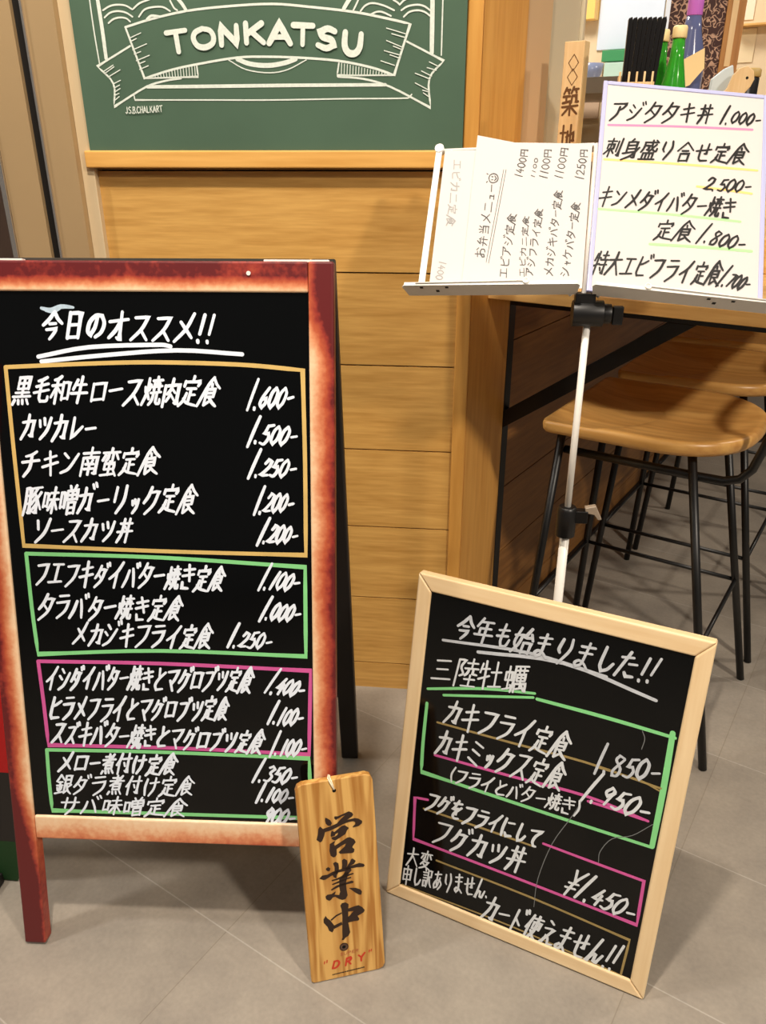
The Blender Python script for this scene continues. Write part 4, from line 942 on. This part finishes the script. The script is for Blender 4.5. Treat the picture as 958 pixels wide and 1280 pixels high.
# wooden rack that carries the table ware
rk = thing('wooden_rack', 'low wooden rack on the counter carrying the chopsticks and bottles', 'rack', shop(-.5, 1.6, .9575))
obj('shelf', MB().box(-.13, .075, -.03+.115*0, .60, .2275, .2425), M_COUNTER, rk, None, .001)
for x in (-.12, .05):
    for y in (-.02, .57): obj('leg', MB().box(x, x+.015, y, y+.015, 0 if y < .3 else .0735, .2273), M_COUNTER, rk)
ZT = 1.2003
obj_y = Matrix.Rotation(-.1, 4, 'Z')
ch = thing('chopstick_holder', 'pale wooden holder with slots for black chopsticks', 'holder', Matrix.Translation((.288, 1.680, ZT)) @ obj_y)
obj('base', MB().box(-.0345, .031, -.022, .018, 0, .006), M_PLQ, ch)
for x in (-.0345, -.0190, -.0055, .0078, .0215): obj('divider', MB().box(x, x+.0035, -.0222, -.0183, .0062, .132), M_PLQ, ch, None, .0008)
obj('end_wall', MB().box(-.0345, -.0318, -.018, .018, .0062, .126), M_PLQ, ch); obj('end_wall', MB().box(.0280, .031, -.018, .018, .0062, .026), M_PLQ, ch)
obj('front_bar', MB().box(-.0315, .0277, -.018, -.014, .0062, .116), M_PLQ, ch); obj('rear_bar', MB().box(-.0315, .0277, .014, .018, .0062, .116), M_PLQ, ch)
M_CHOP = plain('black_lacquer', srgb(14, 12, 12), .3)
c0 = None
for i in range(4):
    for j in range(2):
        for k in range(2):
            n_ = i*2+k
            Mx = ch.matrix_world @ Matrix.Translation((-.0285+i*.0133+k*.0064, -.0093+j*.0105, .0064)) @ Matrix.Rotation(.004+n_*.0075, 4, 'Y')
            if c0 is None:
                c0 = obj('black_chopstick', MB().prism([(0, 0), (.0060, 0), (.0077, .205), (.006, .211), (0, .209)], 0, .0088), M_CHOP, None, Mx, .001)
                tag(c0, 'black chopsticks standing upright in the slotted wooden holder', 'chopstick', 'black chopsticks in the wooden holder')
            else:
                q = c0.copy(); C.objects.link(q); q.matrix_world = Mx
def glassy(name, col, tr=.55, rough=.12):
    m = plain(name, col, rough, var=.04, alpha_trans=tr, ior=1.3); return m
M_GB = glassy('green_bottle_glass', srgb(70, 190, 60)); M_CAPW = plain('cream_bottle_cap', srgb(232, 208, 150), .5)
def bottle(label, loc):
    t = thing('sake_bottle', label, 'bottle', Matrix.Translation(loc), 'green bottles behind the menu card')
    obj('bottle_body', MB().lathe([(.022, 0), (.026, .004), (.0265, .07), (.025, .095), (.018, .128), (.0125, .155), (.0108, .186)], 28), M_GB, t)
    obj('bottle_cap', MB().lathe([(.0122, .1862), (.0128, .188), (.0128, .203), (.011, .206)], 24), M_CAPW, t)
    return t
bottle('rear green glass bottle with cream cap, nearest the chopsticks', (.337, 1.757, ZT))
bottle('front green glass bottle with cream cap, nearest the tall blue bottle', (.3560, 1.702, ZT))
tbm = thing('tall_bottle', 'tall blue-grey bottle with a violet neck and a blank cream tag', 'bottle', Matrix.Translation((.455, 2.055, ZT)))
obj('bottle_body', MB().lathe([(.031, 0), (.034, .005), (.034, .165), (.030, .195), (.019, .235), (.0155, .262)], 32), plain('blue_grey_glass', srgb(92, 100, 142), .15, var=.08), tbm)
obj('neck_sleeve', MB().lathe([(.0158, .2622), (.0162, .264), (.0165, .34), (.013, .345)], 28), plain('violet_foil', srgb(196, 110, 206), .3, var=.1, scale=40), tbm)
obj('neck_tag', MB().prism([(-.029, .118), (.001, .129), (.027, .161), (.022, .199), (-.018, .178)][::-1], -.040, -.0365), plain('cream_tag', srgb(240, 212, 156), .6), tbm)
def curl_mat():
    m, N, L, P = new_mat('brown_curl_pattern')
    tc = N.new('ShaderNodeTexCoord'); nz = N.new('ShaderNodeTexNoise'); nz.inputs['Scale'].default_value = 62; nz.inputs['Detail'].default_value = .5; nz.inputs['Distortion'].default_value = 1.2
    L.new(tc.outputs['Object'], nz.inputs['Vector'])
    r = N.new('ShaderNodeValToRGB'); cr = r.color_ramp; cr.elements[0].position = .44; cr.elements[0].color = srgb(66, 38, 34); cr.elements[1].position = .56; cr.elements[1].color = srgb(66, 38, 34)
    for p_ in (.475, .525):
        e = cr.elements.new(p_); e.color = srgb(196, 160, 136)
    L.new(nz.outputs['Fac'], r.inputs[0]); L.new(r.outputs[0], P.inputs['Base Color']); P.inputs['Roughness'].default_value = .7
    return m
pp_ = thing('patterned_screen', 'dark brown screen with pale curly pattern and a wooden edge post behind the bottles', 'screen', Matrix.Translation((.548, 2.40, 1.0305)) @ Matrix.Rotation(-.12, 4, 'Z'))
obj('screen_cloth', MB().box(-.075, .058, 0, .012, 0, .75), curl_mat(), pp_)
obj('edge_post', MB().box(.0582, .102, -.006, .02, 0, .75), wood('edge_post_wood', srgb(190, 138, 80), srgb(160, 108, 56), 'Z', .5), pp_, None, .001)
obj('edge_lit_strip', MB().box(.070, .084, -.0075, -.0061, .36, .74), M_PLQ, pp_)  # paler wood laid on the post to paint its lit middle
bd = thing('wooden_bird', 'pale wooden bird-shaped figure beside the wooden edge post', 'figurine', Matrix.Translation((.578, 2.128, ZT)) @ Matrix.Rotation(-.15, 4, 'Z'))
obj('bird_body', MB().prism([(-.055, 0), (.018, 0), (.022, .085), (.026, .118), (.036, .130), (.042, .145), (.038, .162), (.024, .172), (.008, .168), (-.004, .155), (-.012, .13), (-.03, .105), (-.052, .09)], -.009, .009), M_PLQ, bd, None, .002)
obj('bird_eye', MB().lathe([(.0001, 0), (.003, 0)], 12), M_DARK, bd, Matrix.Translation((.026, -.0094, .148)) @ Matrix.Rotation(math.pi/2, 4, 'X'))
bx = thing('black_canister', 'black canister with a tan lid at the right edge of the counter', 'canister', Matrix.Translation((.690, 2.43, 1.0305)) @ Matrix.Rotation(-.2, 4, 'Z'))
obj('canister_body', MB().lathe([(.030, 0), (.032, .004), (.032, .335), (.030, .338)], 28), M_CHOP, bx)
obj('lid', MB().lathe([(.0335, .3382), (.0345, .340), (.0345, .354), (.030, .358)], 28), plain('tan_lid', srgb(190, 160, 96), .5), bx)
pk = thing('paper_packet', 'pale blue packet behind the wooden bird figure', 'packet', Matrix.Translation((.570, 2.175, ZT)) @ Matrix.Rotation(-.1, 4, 'Z'))
obj('packet_body', MB().prism([(-.04, 0), (.018, 0), (.02, .14), (.012, .178), (-.006, .17), (-.03, .15)], -.012, .012), plain('pale_blue_paper', srgb(206, 220, 226), .5), pk, None, .003)
# kitchen side: hanging sheet, notices, shelf, trays
def inner(name, label, cat, x0, x1, z0, z1, col, d=.006, y=3.399, rough=.5, group=None):
    t = obj(name, MB().box(x0, x1, y-d, y, z0, z1), plain(name+'_mat', col, rough, var=.04), None, G, .002); tag(t, label, cat, group); return t
inner('hanging_sheet', 'large pale blue-white sheet hanging on the kitchen wall behind the chopsticks', 'sheet', -1.262, -1.02, 1.535, 2.1, srgb(206, 218, 236))
inner('hanging_sheet', 'narrow lilac sheet hanging behind the green bottles', 'sheet', -1.015, -.93, 1.44, 2.1, srgb(196, 202, 214), .008)
inner('green_tray', 'green tray under the pale hanging sheet', 'tray', -1.222, -1.10, 1.492, 1.53, srgb(60, 140, 90), .05)
inner('teal_box', 'pale teal box below the green tray', 'box', -1.205, -1.09, 1.36, 1.488, srgb(176, 206, 196), .06)
inner('wall_notice', 'printed white notice high on the kitchen wall at the right edge', 'notice', -.772, -.71, 1.60, 1.70, srgb(236, 222, 200), .003)
inner('wall_notice', 'beige paper notice pinned below the printed white notice', 'notice', -.765, -.69, 1.47, 1.575, srgb(226, 208, 172), .003)
inner('ceiling_glow_panel', 'added gold ceiling-glow cabinet seen between the window frame and the pale sheet', 'backdrop', -1.40, -1.266, 1.635, 2.2, srgb(246, 196, 110), .05)  # gold box added to paint the glow of the warm-lit ceiling
inner('wall_panel', 'pinkish panel low on the kitchen wall beside the plaque', 'panel', -1.38, -1.228, 1.30, 1.49, srgb(214, 186, 160), .01)
sh = obj('wall_shelf', MB().box(-.765, -.56, 3.34, 3.399, 1.578, 1.584), M_COUNTER, None, G); tag(sh, 'thin wooden shelf between two paper notices', 'shelf')
mb = MB()
for z in (1.615, 1.630, 1.645, 1.66, 1.675): mb.box(-.762, -.722-.008*(int(z*1000) % 2), 3.3945, 3.3955, z, z+.003)
bw = thing('glass_bowl', 'small blue-grey bowl in the kitchen left of the chopsticks', 'bowl', shop(-1.18, 3.12, 1.40))
obj('bowl_body', MB().lathe([(.02, 0), (.03, .004), (.045, .04), (.05, .07), (.046, .07), (.04, .04), (.01, .01)], 28), plain('blue_grey_glaze', srgb(120, 130, 160), .2), bw)
kc = obj('kitchen_worktop', MB().box(-2.2, -.78, 2.7, 3.335, 1.355, 1.3995), plain('kitchen_steel', srgb(200, 190, 176), .35, metal=.6), None, G); tag(kc, 'steel kitchen worktop behind the counter window', 'worktop')
# ------------------------------------------------------------------ cloth banner half hidden at the left
bn = thing('cloth_banner', 'red and green cloth banner on a black foot, half hidden left of the A-frame', 'banner', Matrix.Translation((-.86, .962, 0)))
obj('red_cloth', MB().prism([(-.12, .2605), (.142, .2605), (.158, .40), (.158, .95), (-.12, .95)], 0, .006), plain('red_cloth', srgb(214, 20, 22), .7), bn)
obj('black_band', MB().prism([(-.12, .1005), (.112, .1005), (.142, .26), (-.12, .26)], 0, .006), M_BLACKWOOD, bn)
obj('green_cloth', MB().prism([(-.12, .003), (.09, .003), (.112, .1), (-.12, .1)], 0, .006), plain('green_cloth', srgb(22, 70, 24), .7), bn)
obj('foot', MB().box(-.12, .066, -.03, -.001, 0, .022), M_BLACKWOOD, bn, None, .002)
